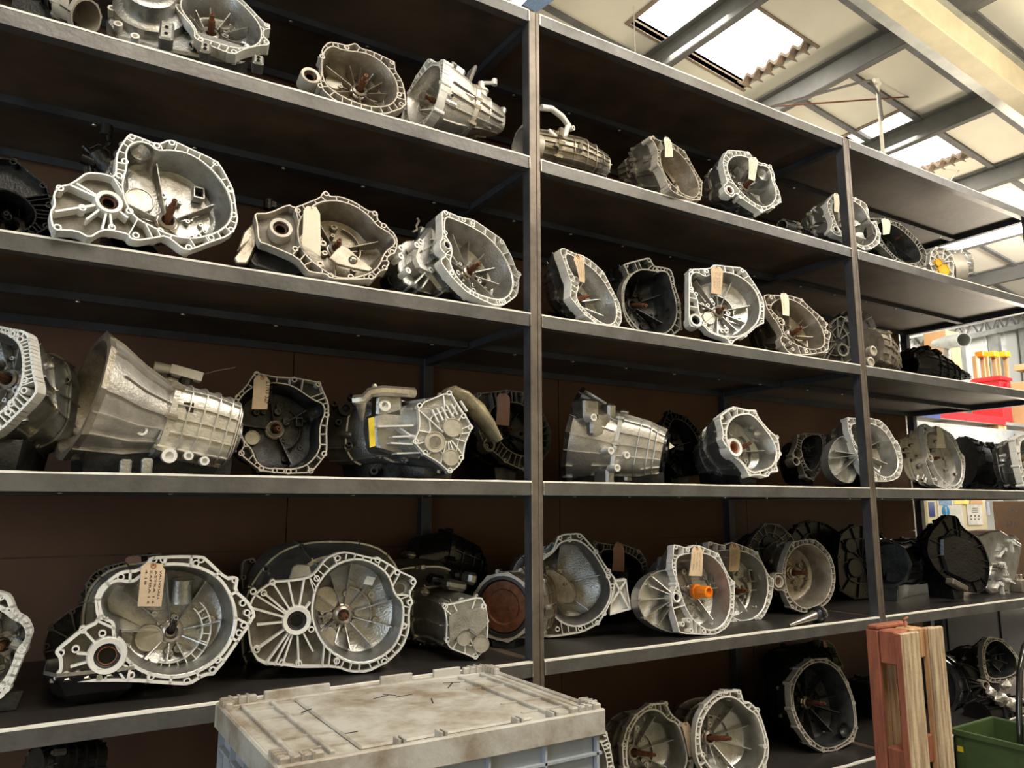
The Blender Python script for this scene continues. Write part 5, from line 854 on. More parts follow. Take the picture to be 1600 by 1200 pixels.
TR['g42'] = dict(v='B5', k=4, az=-6, el=6, o=[(865, 175), (1010, 200), (1040, 180), (1210, 240), (1255, 310), (1280, 420), (1260, 600), (1100, 700), (950, 600), (880, 300)], i=[(900, 240), (1000, 235), (1120, 260), (1220, 330), (1240, 430), (1200, 570), (1100, 630), (970, 520)])
t, w3_, loc_, N_ = GBX('g42', 'dark thin rimmed bell with dim tag, behind and right of first post, fourth row', Y=.55, tone='dark', shm='castd')
paper_tag([(1003, 195), (1085, 195), (1092, 405), (1003, 395)], 0, 'dim brown tag behind the big dark bell, fourth row', 'tagp', pl=(0, w3_, loc_), lines=0)
WG = ([(480, 330), (330, 340), (200, 420), (120, 560), (110, 680), (160, 820), (270, 920), (430, 985), (540, 1000), (500, 800), (470, 600), (500, 480)], .045, [(230, 500), (125, 650), (180, 840), (250, 395), (450, 350), (330, 910)])
t, w3_, loc_, N_ = GBX('g43', 'gearbox with an orange plastic shaft cap, middle of the fourth row', nribs=4, az=-2, el=8, h=[(505, 98), (635, 128), (940, 180), (1105, 470), (1092, 625), (1092, 715), (1035, 885), (1010, 930), (800, 975), (670, 970), (580, 900), (640, 860), (520, 485), (490, 325)], seal=[(510, 622, 44)], wing=WG, sh=(690, 560), tip=(820, 565), shm='orange', b=(380, 620, .5, 330), Y=.10,
    extra=lambda T, org, w3, loc, N, U, Wv: (lambda d, c: (d.lathe(c, (w3(loc(815, 565, -.02), -.02)-c), [(.032, 0), (.034, .02), (.026, .022), (.026, .085), (.018, .087), (.018, .075), (.0001, .075)], 20, teeth=1, td=.0015), d.build('orange_cap', 'orange', T, org, 35)))(MB(), w3(loc(700, 560, -.085), -.085)), win=[(870, 420, 55)])
paper_tag([(665, 90), (775, 95), (782, 402), (645, 395)], 0, 'tan tag with black writing above the orange shaft cap', 'tag', pl=(0, w3_, loc_), lines=3)
t, w3_, loc_, N_ = GBX('g44', 'twin gearbox right behind the orange capped one, fourth row', nribs=4, az=-4, el=8, Y=.30, h=[(868, 62), (1012, 98), (1350, 162), (1512, 440), (1485, 575), (1475, 660), (1385, 808), (1362, 845), (1122, 870)], win=[(1270, 400, 58)], sh=(1130, 560))
paper_tag([(1055, 60), (1170, 75), (1160, 350), (1060, 350)], 0, 'tan tag with rows of writing on the twin behind the orange capped gearbox', 'tag', pl=(0, w3_, loc_), lines=5)
t, w3_, loc_, N_ = GBX('g45', 'gearbox with round deep bell, loose shaft lying before it, fourth row', nribs=0, az=-8, el=2, Y=.27, tone='dull', h=[(452, 290), (632, 262), (722, 325), (772, 410), (812, 615), (775, 755), (445, 845), (390, 705)], seal=[(320, 620, 48)], sealm='cap', sh=(450, 540), d=.13, b=(330, 500, .7, 260))
TR['g45b'] = dict(v='V8', k=4, az=-20, el=10, o=[(60, 300), (100, 220), (160, 150), (200, 100), (330, 110), (430, 200), (480, 280), (450, 450), (300, 600), (200, 560), (120, 460)], i=None)
GBX('g45b', 'brownish domed gearbox case rising behind the round deep bell, fourth row', Y=.62, tone='dark', dc=[(250, 280, 70)], dcm='castd', L=.2)
TR['g46'] = dict(v='V8', k=4, az=-10, el=6, o=[(500, 110), (600, 75), (730, 90), (870, 180), (890, 450), (850, 680), (700, 720), (520, 600), (420, 250)], i=None)
GBX('g46', 'black gearbox silhouette behind the round deep bell, against the back board', Y=.66, tone='black', L=.2)
TR['g47'] = dict(v='V8', k=4, az=-16, el=4, o=[(880, 200), (1000, 110), (1100, 120), (1250, 180), (1300, 400), (1280, 640), (1200, 760), (1000, 780), (870, 700), (850, 400)], i=None)
GBX('g47', 'black oily gearbox just left of the second post on the fourth row', Y=.48, tone='black', dc=[(980, 300, 60), (1020, 500, 80)], dcm='black', L=.25)
casing(4, [(1384, 880, .38, 36), (1392, 880, .42, 34), (1405, 878, .48, 33, 3), (1440, 876, .52, 33, 5), (1455, 876, .55, 32, 5)], 'black oily transmission right of the second post, fourth row', 'black', seams=(2,), ringm='castd')
def x48(T, org, S_, Rr, A, U, Wv): pass
d1 = empty('drive_shaft', atY(1275, 960, .1)); d1.location.z = ZS[4]; tagit(d1, 'short loose drive shaft stub with polished tapered tip lying at the shelf edge', 'shaft'); z = ZS[4]
a, b_ = Vector(atZ(1233, 977, z+.012)), Vector(atZ(1272, 962, z+.035)); c = Vector(atZ(1296, 955, z+.04))
d = MB(); d.cyl(a, b_, .006, 12, .024); d.build('tapered_tip', 'steel', d1, d1.location, 40); ax = (c-b_).normalized()
d = MB(); d.lathe(b_, ax, [(.022, 0), (.036, .004), (.038, .018), (.030, .02), (.030, .03), (.039, .032), (.039, .05), (.028, .055), (.028, .07), (.0001, .07)], 20); d.build('joint_body', 'black', d1, d1.location, 35, clampz=z+.001)
d = MB(); d.lathe(b_+ax*.06, ax, [(.024, 0), (.034, .006), (.034, .016), (.015, .022), (.0001, .022)], 16); d.build('end_nut', 'steel', d1, d1.location, 35, clampz=z+.001)
V['R4'] = (1280, 780, 5)
TR['g50'] = dict(v='R4', k=4, az=-22, el=-2, o=[(860, 280), (1000, 120), (1080, 130), (1115, 215), (1240, 300), (1290, 370), (1340, 520), (1310, 700), (1230, 745), (1060, 680), (920, 560), (840, 420)], i=None)
def x50(T, org, w3, loc, N, U, Wv):
    f = lambda x, y, Y_: atY(1280+x/5, 780+y/5, Y_); P = [f(x, y, .20) for x, y in ((1235, 290), (1330, 250), (1420, 240), (1500, 290), (1590, 350), (1570, 480), (1545, 600), (1480, 720), (1350, 745), (1300, 700), (1345, 520), (1290, 380))]
    d = MB(); d.prism(P, (0, .14, 0)); d.build('silver_side_case', 'cast', T, org, bevel=.01)
    for q in range(16):
        RQ = random.Random(q*7+1); x, y = 1350+RQ.uniform(0, 150), 290+RQ.uniform(0, 380); an = RQ.choice((.3, 2.4, 1.2, .9)); ln = RQ.uniform(50, 110); A, B2 = f(x, y, .205), f(x+math.cos(an)*ln*.6, y+math.sin(an)*ln, .205); dd = (B2-A); sd = Vector((-dd.z, 0, dd.x)).normalized()*.004; d = MB(); d.prism([A-sd, A+sd, B2+sd, B2-sd], (0, -.024, 0)); d.lathe(A, (0, -1, 0), [(.014, -.005), (.012, .030), (.006, .030), (.005, .02), (.0001, .02)], 10); d.build('cast_rib', 'mach' if q % 2 else 'cast', T, org, 35)
    P = [w3(loc(x, y, .01), .01) for x, y in ((960, 300), (1060, 270), (1200, 330), (1240, 420), (1290, 520), (1270, 640), (1180, 660), (1000, 580), (960, 440))]; d = MB(); d.prism(P, -N*.03); d.build('pan_bulge', 'black', T, org, bevel=.012)
    d = MB(); d.box(f(1075, 670, .1), (.16, .05, .035), Matrix.Rotation(.35, 3, 'Y')); d.build('blue_connector', 'post', T, org, bevel=.006)
GBX('g50', 'automatic gearbox with glossy black oil pan and silver casing, fourth row', Y=.16, tone='black', extra=x50, L=.25, h=[(1000, 140), (1110, 240), (1280, 380), (1320, 540)])
d = MB(); p = atY(1592, 912, .2); d.box((p.x, p.y, ZS[4]+.04), (.09, .08, .08)); d.lathe((p.x-.02, p.y, ZS[4]+.08), (0, 0, 1), [(.012, 0), (.012, .03), (.0001, .03)], 8); d.lathe((p.x+.03, p.y, ZS[4]+.08), (0, 0, 1), [(.012, 0), (.012, .03), (.0001, .03)], 8); thing1(d, 'metal_block', 'castb', 'small brownish block with two pegs at the right edge of the fourth row', 'part', bevel=.004)
# ---- lowest shelf
casing(5, [(52, 1205, .35, 34), (70, 1200, .38, 34, 4), (105, 1196, .4, 34, 4), (150, 1192, .42, 30, 4)], 'dim gearbox in the dark at the bottom left, under the fourth row', 'dark', mouth=False, seams=(1,))
TR['g57'] = dict(v='B7', k=5, az=-10, el=6, o=[(-200, 640), (0, 610), (30, 625), (52, 700), (75, 838), (60, 960), (-100, 980), (-220, 860)], i=[(-170, 680), (-20, 660), (20, 740), (40, 850), (0, 920), (-100, 930), (-180, 820)])
GBX('g57', 'gearbox mostly hidden behind the grey crate lid, bottom shelf', Y=.14)
t, w3_, loc_, N_ = GBX('g58', 'bell with rusty shaft nearest the grey crate, bottom shelf', az=-16, el=8, sh=(190, 745), tip=(335, 765), d=.13, b=(180, 760, .6, 240), nofoot=True, rw=.0065)
paper_tag([(472, 570), (520, 560), (552, 765), (520, 772)], 0, 'tan tag between the two rusty shafted bells on the bottom shelf', 'tag', pl=(0, w3_, loc_), lines=0)
GBX('g59', 'second bell with rusty shaft from the grey crate, bottom shelf', az=-16, el=8, sh=(640, 660), tip=(780, 665), d=.13, b=(600, 700, .6, 260), nofoot=True, h=[(820, 385), (705, 395), (620, 468), (585, 555), (573, 650), (605, 760), (930, 492), (975, 710), (970, 830), (740, 385)], rw=.0065)
GBX('g60', 'large dark bell with dished pocket, bottom shelf left of wooden pallet', az=-6, el=8, tone='grim', sh=(1220, 450), tip=(1330, 455), Y=.20, dish=[(1450, 612, 40)], d=.14, b=(1150, 480, .75, 250), rw=.005)
TR['g60b'] = dict(v='B7', k=5, az=-4, el=10, o=[(1298, 75), (1350, 80), (1385, 110), (1410, 170), (1440, 230), (1420, 330), (1300, 330), (1290, 200)], i=[(1315, 110), (1350, 105), (1380, 170), (1405, 240), (1380, 290), (1320, 280)])
t, w3_, loc_, N_ = GBX('g60b', 'small dark bell standing behind the large dark one, bottom shelf', Y=.75, tone='dark', shm='castd')
paper_tag([(1312, 80), (1332, 80), (1352, 180), (1332, 178)], 0, 'narrow tag above the large dark bell of the bottom shelf', 'tagp', pl=(0, w3_, loc_), lines=0)
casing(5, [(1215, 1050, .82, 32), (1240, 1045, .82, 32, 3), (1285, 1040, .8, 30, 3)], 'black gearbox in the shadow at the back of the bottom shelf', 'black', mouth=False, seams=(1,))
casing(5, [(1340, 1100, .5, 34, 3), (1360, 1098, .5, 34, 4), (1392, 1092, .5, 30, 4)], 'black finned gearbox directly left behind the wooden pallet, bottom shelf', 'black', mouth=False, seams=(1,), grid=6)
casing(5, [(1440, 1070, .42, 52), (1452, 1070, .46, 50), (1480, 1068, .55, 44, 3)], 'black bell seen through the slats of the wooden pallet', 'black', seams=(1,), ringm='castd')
t, w3_, loc_, N_ = GBX('g62', 'finned gearbox with round seal right of the wooden pallet, bottom shelf', az=-22, el=4, Y=.22, tone='grim', seal=[(1120, 722, 44)], wing=([(1080, 560), (850, 440), (700, 460), (610, 540), (590, 700), (620, 860), (760, 1060), (950, 1050), (1080, 900), (1110, 760)], .04, [(800, 580), (680, 640), (720, 800), (900, 900), (870, 665), (640, 760)]), b=(850, 650, .5, 380), shm='castd')
d = MB(); rn = random.Random(4)
for q, (x, y, r) in enumerate(((1548, 1082, 9), (1562, 1092, 12), (1578, 1100, 12), (1590, 1108, 9), (1570, 1070, 9))):
    c = atY(x, y, .02); s_ = mpp(c); n = 12; rings = []
    for j in range(7):
        f = math.sin(math.pi*(j+.3)/7.2); rings.append([c+Vector(((j-3)*r*s_*.42, math.cos(a)*r*s_*f*rn.uniform(.6, 1.15), math.sin(a)*r*s_*f*rn.uniform(.55, 1.1))) for a in [6.283*z/n for z in range(n)]])
    d.loft(rings, True, True)
thing1(d, 'plastic_wrapping', 'foil', 'shiny crumpled oily plastic wrapping on parts above the green box', 'plastic', kind=None) if False else tagit(d.build('plastic_wrapping', 'foil', org=atY(1570, 1092, .02), smooth=20), 'shiny crumpled oily plastic wrapping above the green box', 'plastic')
casing(5, [(1528, 1120, .1, 22), (1545, 1118, .1, 24, 3), (1585, 1112, .1, 24, 3)], 'black oily parts casing under the shiny wrapping, bottom right', 'black', mouth=False, seams=(1,), cat='gearbox')
# ------------------------------------------------------------------ foreground: crate, pallet, green box, tube
cx0, cx1, cy0, cy1, cz = -1.11, -.29, -.775, -.185, .915
T = empty('storage_crate', ((cx0+cx1)/2, (cy0+cy1)/2, 0)); tagit(T, 'dirty grey plastic euro crate with a stained lid standing in front of the rack', 'crate'); org = T.location
def cb(name, m, *bx, bev=0):
    d = MB()
    for b in bx: d.bb(*b)
    return d.build(name, m, T, org, bevel=bev)
zl = cz-.045
cb('lid_plate', 'lid', (cx0+.02, cy0+.02, zl+.012, cx1-.02, cy1-.02, zl+.022))
for n_, b in (('lid_rim', (cx0, cy0, zl-.03, cx1, cy0+.012, cz-.012)), ('lid_rim', (cx0, cy1-.012, zl-.03, cx1, cy1, cz-.012)), ('lid_rim', (cx0, cy0+.012, zl-.03, cx0+.012, cy1-.012, cz-.012)), ('lid_rim', (cx1-.012, cy0+.012, zl-.03, cx1, cy1-.012, cz-.012))): cb(n_, 'lid', b, bev=.004)
cb('lid_rim_step', 'lid', (cx0+.012, cy0+.012, zl, cx1-.012, cy0+.035, cz-.018), (cx0+.012, cy1-.035, zl, cx1-.012, cy1-.012, cz-.018), (cx0+.012, cy0+.035, zl, cx0+.035, cy1-.035, cz-.018), (cx1-.035, cy0+.035, zl, cx1-.012, cy1-.035, cz-.018), bev=.003)
cb('lid_centre', 'lid', (cx0+.19, cy0+.045, zl+.02, cx1-.19, cy1-.045, cz-.016), bev=.006)
for sx, x in ((1, cx0), (-1, cx1)):
    for a in (.05, .125): cb('lid_rib', 'lid', (x+sx*a, cy0+.05, zl+.02, x+sx*(a+.012), cy1-.05, cz-.014), bev=.002)
    for y in (cy0+.10, cy0+.20, cy1-.2, cy1-.10): cb('lid_rib', 'lid', (x+sx*.06, y, zl+.02, x+sx*.185, y+.008, cz-.018))
for x in (cx0, cx1):      # raised corner locators
    for y in (cy0, cy1):
        sx, sy = (1 if x == cx0 else -1), (1 if y == cy0 else -1)
        cb('stacking_corner', 'lid', (x+sx*.008, y+sy*.008, cz-.02, x+sx*.10, y+sy*.026, cz), (x+sx*.008, y+sy*.026, cz-.02, x+sx*.026, y+sy*.085, cz), bev=.003)
        for q in range(3): cb('corner_rib', 'lid', (x+sx*(.03+.022*q), y+sy*.004, cz-.035, x+sx*(.036+.022*q), y+sy*.03, cz+.002)); cb('corner_rib', 'lid', (x+sx*.004, y+sy*(.03+.018*q), cz-.035, x+sx*.03, y+sy*(.036+.018*q), cz+.002))
for x in (cx0+.26, cx0+.36, cx0+.56, cx0+.66):
    for q in (0, .012): cb('clip', 'lid', (x+q, cy0+.004, cz-.03, x+q+.006, cy0+.036, cz-.002), bev=.001)
for x, w in ((cx0+.12, .18), (cx0+.45, .1), (cx0+.62, .09)): cb('raised_tab', 'lid', (x, cy1-.02, cz-.02, x+w, cy1-.008, cz-.002+.006), bev=.002)
d = MB()
for (x, y, l, a) in ((-.72, -.35, .05, .3), (-.69, -.34, .04, -.9), (-.66, -.37, .05, .1), (-.5, -.33, .06, .9), (-.48, -.30, .05, -.4), (-.93, -.38, .04, .6), (-.90, -.62, .03, 0), (-.62, -.46, .05, 1.2)): d.box((x, y, cz-.0155), (l, .003, .0012), Matrix.Rotation(a, 3, 'Z'))
stuffy(d.build('marker_scribble', 'ink', T, org))
z0 = .60
bx0, bx1, by0, by1 = cx0+.022, cx1-.022, cy0+.022, cy1-.022
for b in ((bx0, by0, z0, bx1, by0+.005, zl-.03), (bx0, by1-.005, z0, bx1, by1, zl-.03), (bx0, by0, z0, bx0+.005, by1, zl-.03), (bx1-.005, by0, z0, bx1, by1, zl-.03)): cb('side_wall', 'crate', b)
cb('crate_bottom', 'crate', (bx0, by0, .002, bx1, by1, .02)); 
for b in ((bx0, by0, .02, bx1, by0+.005, z0), (bx0, by1-.005, .02, bx1, by1, z0), (bx0, by0, .02, bx0+.005, by1, z0), (bx1-.005, by0, .02, bx1, by1, z0)): cb('side_wall', 'crate', b)
for zz in (zl-.075, zl-.16, .5, .3): cb('horizontal_rib', 'crate', (bx0-.014, by0-.014, zz, bx1+.014, by0, zz+.006), (bx0-.014, by0, zz, bx0, by1, zz+.006), (bx1, by0, zz, bx1+.014, by1, zz+.006))
for q in range(6): x = bx0+(bx1-bx0)*q/5; cb('vertical_rib', 'crate', (x-.003, by0-.014, .02, x+.003, by0, zl-.03))
for q in range(5): y = by0+(by1-by0)*q/4; cb('vertical_rib', 'crate', (bx0-.014, y-.003, .02, bx0, y+.003, zl-.03)); cb('vertical_rib', 'crate', (bx1, y-.003, .02, bx1+.014, y+.003, zl-.03))
# pallet standing on end in front of the second bay end
fx = lambda x, y, X_: atX(x, y, X_); zt = fx(1375, 984, 1.5).z; Ya, Yb_, Yc_ = fx(1353, 1000, 1.5).y, fx(1372, 1000, 1.5).y, fx(1399, 1000, 1.5).y
T = empty('wooden_pallet', (1.66, -.45, 0)); tagit(T, 'worn red stained wooden pallet standing on its end in front of the second post', 'pallet'); org = T.location
def pb(name, m, *b, rot=0): d = MB(); d.bb(*b); return d.build(name, m, T, org, bevel=.005)
zb = fx(1390, 1168, 1.5).z; LOG.append('pallet zt %.2f Y %.2f %.2f %.2f zb %.2f' % (zt, Ya, Yb_, Yc_, zb))
pb('stringer', 'woodr', 1.50, Yb_+.002, .03, 1.522, Ya, zt-.004)
pb('edge_board', 'woodg', 1.503, Yc_-.022, .0, 1.64, Yc_-.001, zt-.006); pb('red_edge_strip', 'woodr', 1.50, Yc_-.0225, .0, 1.505, Yc_+.006, zt-.007)
pb('block', 'woodr', 1.502, Yc_+.001, zt-.135, 1.60, Yb_-.001, zt); pb('block', 'woodr', 1.504, Yc_+.001, zb-.12, 1.60, Yb_-.001, zb)
Pm = (Yb_+Yc_)/2
yy = [atX(x, 1080, 1.60).y for x in (1371, 1386, 1389, 1400)]; pb('deck_board', 'wood', 1.60, yy[1], .0, 1.62, yy[0]+.01, zt-.03); pb('deck_board', 'wood', 1.60, yy[3], .0, 1.62, yy[2], zt-.03)
xr0, xr1 = atY(1457, 1000, Yc_-.022).x, atY(1476, 1000, Yc_-.022).x
pb('edge_board', 'woodg', xr0, Yc_-.022, .0, xr1, Yc_-.001, zt+.0); pb('inner_stringer', 'wood', xr0+.002, Yc_+.0, .0, xr1-.01, Yc_+.028, zt-.004)
pb('block', 'wood', 1.634, Yc_+.012, zt-.125, xr0+.001, Yc_+.085, zt-.002); pb('block', 'woodr', 1.634, Yc_+.012, zb-.08, xr0+.001, Yc_+.085, zb+.03)
pb('top_board', 'woodr', 1.50, Yb_, zt-.003, xr0, Ya-.01, zt+.015)
d = MB(); c = Vector((1.66, Yc_+.05, zt)); d.cyl(c, c+Vector((0, .004, .035)), .006, 8); d.cyl(c+Vector((-.012, 0, .03)), c+Vector((.02, 0, .038)), .005, 8); d.build('bent_nail', 'copper', T, org)
# green steel box
X0 = 2.0; ya, yb = fx(1489, 1139, X0).y, -1.0; zt = fx(1489, 1139, X0).z; x1 = X0+.34
T = empty('green_box', (X0+.17, (ya+yb)/2, 0)); tagit(T, 'open topped green painted steel box at the bottom right corner', 'box'); org = T.location; LOG.append('green z %.2f y %.2f' % (zt, ya))
for b in ((X0, yb, 0, X0+.005, ya, zt), (x1-.005, yb, 0, x1, ya, zt), (X0, ya-.005, 0, x1, ya, zt), (X0, yb, 0, x1, yb+.005, zt), (X0, yb, .03, x1, ya, .035)): d = MB(); d.bb(*b); d.build('side_panel', 'green', T, org)
for b in ((X0-.012, yb-.012, zt-.02, X0, ya+.012, zt+.004), (x1, yb-.012, zt-.02, x1+.012, ya+.012, zt+.004), (X0, ya, zt-.02, x1, ya+.012, zt+.004), (X0, yb-.012, zt-.02, x1, yb, zt+.004)): d = MB(); d.bb(*b); d.build('folded_rim', 'green', T, org, bevel=.002)
d = MB(); d.bb(X0-.008, ya-.04, 0, X0, ya-.018, zt-.03); d.build('corner_post', 'green', T, org); d = MB(); d.box((X0-.0095, ya-.03, zt-.075), (.003, .025, .022)); d.build('yellow_sticker', 'sticky', T, org)
# black tube of a hand truck at the right edge
d = MB(); pts = [atY(1596, 1200, -.55), atY(1592, 1110, -.55), atY(1593, 1050, -.55), atY(1601, 1010, -.55), atY(1615, 995, -.55)]; pts = [Vector((pts[0].x, pts[0].y, .03))]+pts; d.tube(pts, .013, 12); thing1(d, 'hand_truck_tube', 'chrome', 'bent black steel tube handle at the right edge, bottom', 'tube', smooth=40)
# ------------------------------------------------------------------ beyond the right end of the rack
YB = 2.4; f = lambda x, y, Y_=YB: atY(x, y, Y_)
def slab(name, m, x0, y0, x1, y1, Y_, dep, label, cat, bev=.004, group=None, zb=None):
    A, B_ = f(x0, y0, Y_), f(x1, y1, Y_); A.x = f(x0, y0, Y_+dep).x
    if zb: B_.z = zb
    C0 = f(x0, y1, Y_); d = MB(); d.bb(A.x, Y_, min(A.z, B_.z), B_.x, Y_+dep, max(A.z, B_.z)); return thing1(d, name, m, label, cat, bevel=bev, group=group)
# second rack with its beams and boards
A = f(1424, 640); B_ = f(1640, 640); t = empty('far_rack', (A.x+1, YB+.5, 0)); tagit(t, 'far shelving beyond the open end of the rack, pale uprights and grey shelf', 'shelving')
zz1 = f(1500, 648).z; zz2 = f(1540, 700).z; zz3 = f(1540, 665).z
for x in (A.x+.02, A.x+2.9): d = MB(); d.bb(x, YB, 0, x+.06, YB+.06, zz1+.02); d.build('upright', 'white2', t, t.location)
d = MB(); d.bb(A.x+.08, YB+.02, zz2, A.x+2.9, YB+.06, zz3-.02); d.build('grey_side_board', 'grey', t, t.location)
d = MB(); d.bb(A.x+.08, YB+.02, zz1-.06, A.x+2.9, YB+.9, zz1-.02); d.build('shelf', 'galv', t, t.location)
d = MB(); d.bb(A.x+.08, YB+.0, zz1-.07, f(1470, 650).x, YB+.02, zz1+.03); d.build('blue_beam_end', 'blue', t, t.location)
d = MB(); d.bb(f(1470, 650).x, YB, zz1-.06, f(1570, 645).x, YB+.02, zz1+.03); d.build('red_beam', 'red', t, t.location)
for x in (1500, 1568): p = f(x, 668, YB+.02); d = MB(); d.bb(p.x-.1, YB+.03, p.z-.08, p.x+.1, YB+.5, p.z+.03); thing1(d, 'wood_block', 'wood', 'small wooden pallet block under the red beam, %s of the pair' % ('left' if x == 1500 else 'right'), 'wood', bevel=.006)
# red tote and boxes standing on the far rack
T = empty('red_tote', f(1545, 590, YB+.02)); tagit(T, 'bright red plastic tote box with a lipped rim beyond the rack end', 'tote'); A = f(1506, 580, YB+.02); A.x = f(1512, 580, YB+.4).x; B_ = f(1578, 610, YB+.02); org = T.location
d = MB(); zr = (A.z+f(1575, 585, YB+.02).z)/2; d.bb(A.x, YB+.02, zz1-.02, B_.x, YB+.4, zr); d.build('tote_body', 'red', T, org, bevel=.01); d = MB(); d.bb(A.x-.03, YB-.01, zr-.06, B_.x+.03, YB+.43, zr-.02); d.build('tote_rim', 'red', T, org, bevel=.006); d = MB(); d.bb(A.x+.35*(B_.x-A.x), YB-.02, zr-.14, B_.x-.05, YB+.02, zr-.10); d.build('tote_handle', 'red', T, org, bevel=.004)
slab('cardboard_box', 'card', 1576, 578, 1660, 646, YB-.3, .5, 'plain tan cardboard box at the right edge above the red beam', 'box', zb=zz1-.019); slab('cardboard_box', 'card', 1582, 552, 1660, 577, YB-.2, .4, 'upper tan cardboard box at the right edge, stacked on the other', 'box')
slab('cardboard_box', 'card', 1582, 653, 1660, 672, YB-.05, .5, 'tan cardboard box at the right edge level with the red beam', 'box')
# trestle stands with orange and yellow tops
for x, m, lb in ((1533, 'orange', 'orange'), (1551, 'yellow', 'yellow'), (1569, 'yellow', 'second yellow')):
    Yt = YB+.45; T = empty('post_stand', f(x, 580, Yt)); tagit(T, '%s topped wooden stand behind the red tote' % lb, 'stand'); org = T.location
    c = f(x, 554, Yt); s_ = mpp(c); d = MB(); d.box(c, (13*s_, 13*s_, 9*s_)); d.build('top_block', m, T, org, bevel=.01)
    for dx in (-6, 6): d = MB(); c2 = f(x+dx, 572, Yt); d.bb(c2.x-2*s_, Yt, zz1-.02, c2.x+2*s_, Yt+.05, c2.z+16*s_); d.build('leg', 'wood', T, org)
# round duct
Yd = 2.0; a, b_ = f(1478, 535, Yd+.55), f(1506, 531, Yd+.2); T = empty('extract_duct', a); tagit(T, 'short silver round duct pipe with a dark open end beyond the rack', 'duct'); org = T.location; r = 11*mpp(b_)
d = MB(); ax = (b_-a); L_ = ax.length; d.lathe(a, ax, [(r*.6, -.3), (r*.95, 0), (r, .02), (r, L_), (r*.9, L_), (r*.88, L_*.4), (.0001, L_*.4)], 24); d.build('pipe', 'galv', T, org, 35)
d = MB(); p = f(1482, 560, Yd+.3); d.cyl(a+Vector((0, 0, -r)), Vector((a.x, a.y, zz1-.02)), r*.6, 14); d.build('down_pipe', 'castb', T, org, 35)
slab('bundle', 'card', 1462, 512, 1487, 618, YB+.5, .3, 'upright tan bundle of rolled boards behind the duct pipe', 'bundle', zb=zz1-.019)
# notice board and lettered carton under the third shelf
Yn = 1.9; A, B_ = f(1448, 786, Yn), f(1546, 850, Yn); T = empty('notice_board', ((A.x+B_.x)/2, Yn, B_.z)); tagit(T, 'safety notice board with blue sign and white papers, seen under the third shelf', 'notice board'); org = T.location
def npanel(name, m, x0, y0, x1, y1, off=.004): a_, b2 = f(x0, y0, Yn), f(x1, y1, Yn); d = MB(); d.bb(a_.x, Yn-off, min(a_.z, b2.z), b2.x, Yn-off+.003, max(a_.z, b2.z)); return d.build(name, m, T, org)
d = MB(); d.bb(A.x, Yn, f(1500, 1000, Yn).z, B_.x, Yn+.04, f(1500, 770, Yn).z); d.build('backing_board', 'wally', T, org)
npanel('blue_panel', 'blue', 1450, 784, 1461, 807); npanel('blue_panel', 'blue', 1540, 784, 1547, 805); npanel('poster', 'paper', 1463, 780, 1506, 828, .006); npanel('poster', 'paper', 1509, 788, 1535, 820, .008); npanel('yellow_heading', 'sticky', 1489, 780, 1513, 788, .010); npanel('orange_strip', 'card', 1514, 780, 1534, 788, .010); npanel('blue_heading', 'bluep', 1466, 780, 1486, 789, .010)
c = f(1476.5, 799, Yn); r = 10*mpp(c); d = MB(); d.lathe((c.x, Yn-.008, c.z), (0, -1, 0), [(r, 0), (r, .003), (.0001, .003)], 28); d.build('blue_disc', 'bsign', T, org)
d = MB(); w_ = r*.16; d.prism([Vector((c.x-w_*1.3, Yn-.0125, c.z+r*.7)), Vector((c.x+w_*1.3, Yn-.0125, c.z+r*.7)), Vector((c.x+w_*.5, Yn-.0125, c.z-r*.2)), Vector((c.x-w_*.5, Yn-.0125, c.z-r*.2))], (0, .001, 0)); d.lathe((c.x, Yn-.0125, c.z-r*.5), (0, -1, 0), [(w_, 0), (w_, .001), (.0001, .001)], 12); d.build('exclamation_mark', 'paper', T, org)
d = MB()
for iy in range(2):
    for ix in range(3): p = f(1516+ix*6, 806+iy*5, Yn); d.box((p.x, Yn-.0095, p.z), (.02, .001, .015))
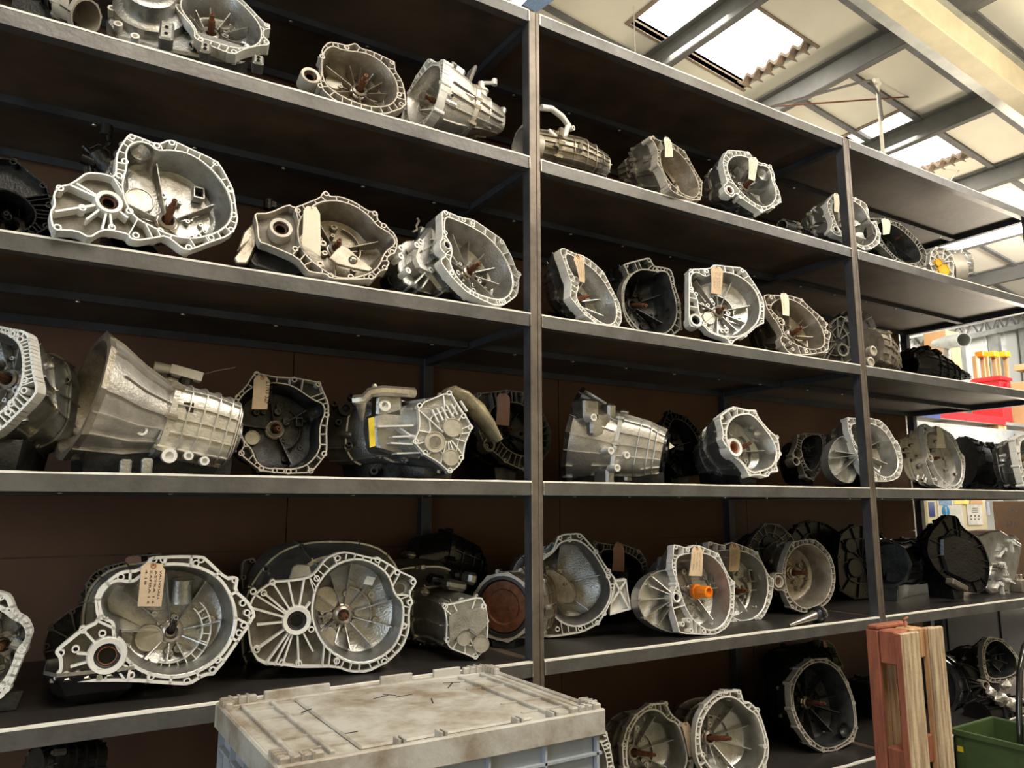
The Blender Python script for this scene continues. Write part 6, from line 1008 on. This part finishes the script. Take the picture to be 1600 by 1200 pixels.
for iy in range(3): p = f(1522, 794+iy*3, Yn); d.box((p.x, Yn-.0095, p.z), (.12, .001, .004))
stuffy(d.build('poster_print', 'ink', T, org))
Yc = 1.35; A, B_ = f(1549, 782, Yc), f(1660, 905, Yc); A.x = f(1550, 782, Yc+.5).x; T = empty('shipping_carton', ((A.x+B_.x)/2, Yc+.2, B_.z)); tagit(T, 'dark brown shipping carton printed AL and FRA at the right edge', 'carton'); org = T.location
d = MB(); d.bb(A.x, Yc, B_.z, B_.x, Yc+.5, A.z); d.build('carton_body', 'cardd', T, org, bevel=.004); d = MB(); d.bb(A.x-.01, Yc-.008, A.z-.1, B_.x, Yc, A.z+.01); d.build('carton_flap', 'cardd', T, org)
d = MB(); x_ = f(1452, 900, Yc).x; d.bb(x_, Yc-.08, .06, x_+3.4, Yc+.52, B_.z-.004); CB = thing1(d, 'dark_backdrop', 'black', 'added low black cabinet carrying the printed carton beyond the rack', 'backdrop', bevel=.004)  # black block added to keep the area below the carton dark
for q in range(4): d = MB(); d.bb(x_+.05+q*.84, Yc-.09, .1, x_+.84+q*.84, Yc-.078, B_.z-.04); o = d.build('backdrop_panel', 'black', CB, CB.location, bevel=.003)  # front panels of the added black block
d = MB(); d.bb(x_+.02, Yc-.04, .0, x_+3.38, Yc+.5, .062); d.build('backdrop_base', 'black', CB, CB.location)
def word(tx, x, y, hpx, nm='printed_word'):
    cu = bpy.data.curves.new('txt', 'FONT'); cu.body = tx; ob = bpy.data.objects.new('txt', cu); sc.collection.objects.link(ob); bpy.context.view_layer.update(); me = bpy.data.meshes.new_from_object(ob.evaluated_get(bpy.context.evaluated_depsgraph_get()))
    p = f(x, y, Yc); s_ = hpx*mpp(p)/.7; d = MB(); d.q([Vector((p.x+v_.co.x*s_*1.5, Yc-.0012-.008*(nm != 'printed_word'), p.z+v_.co.y*s_)) for v_ in me.vertices], *[tuple(q.vertices) for q in me.polygons]); stuffy(d.build(nm, 'ink', T, org)); bpy.data.objects.remove(ob)
word('AL', 1579, 801, 9, 'printed_word'); word('FRA', 1573, 824, 9)
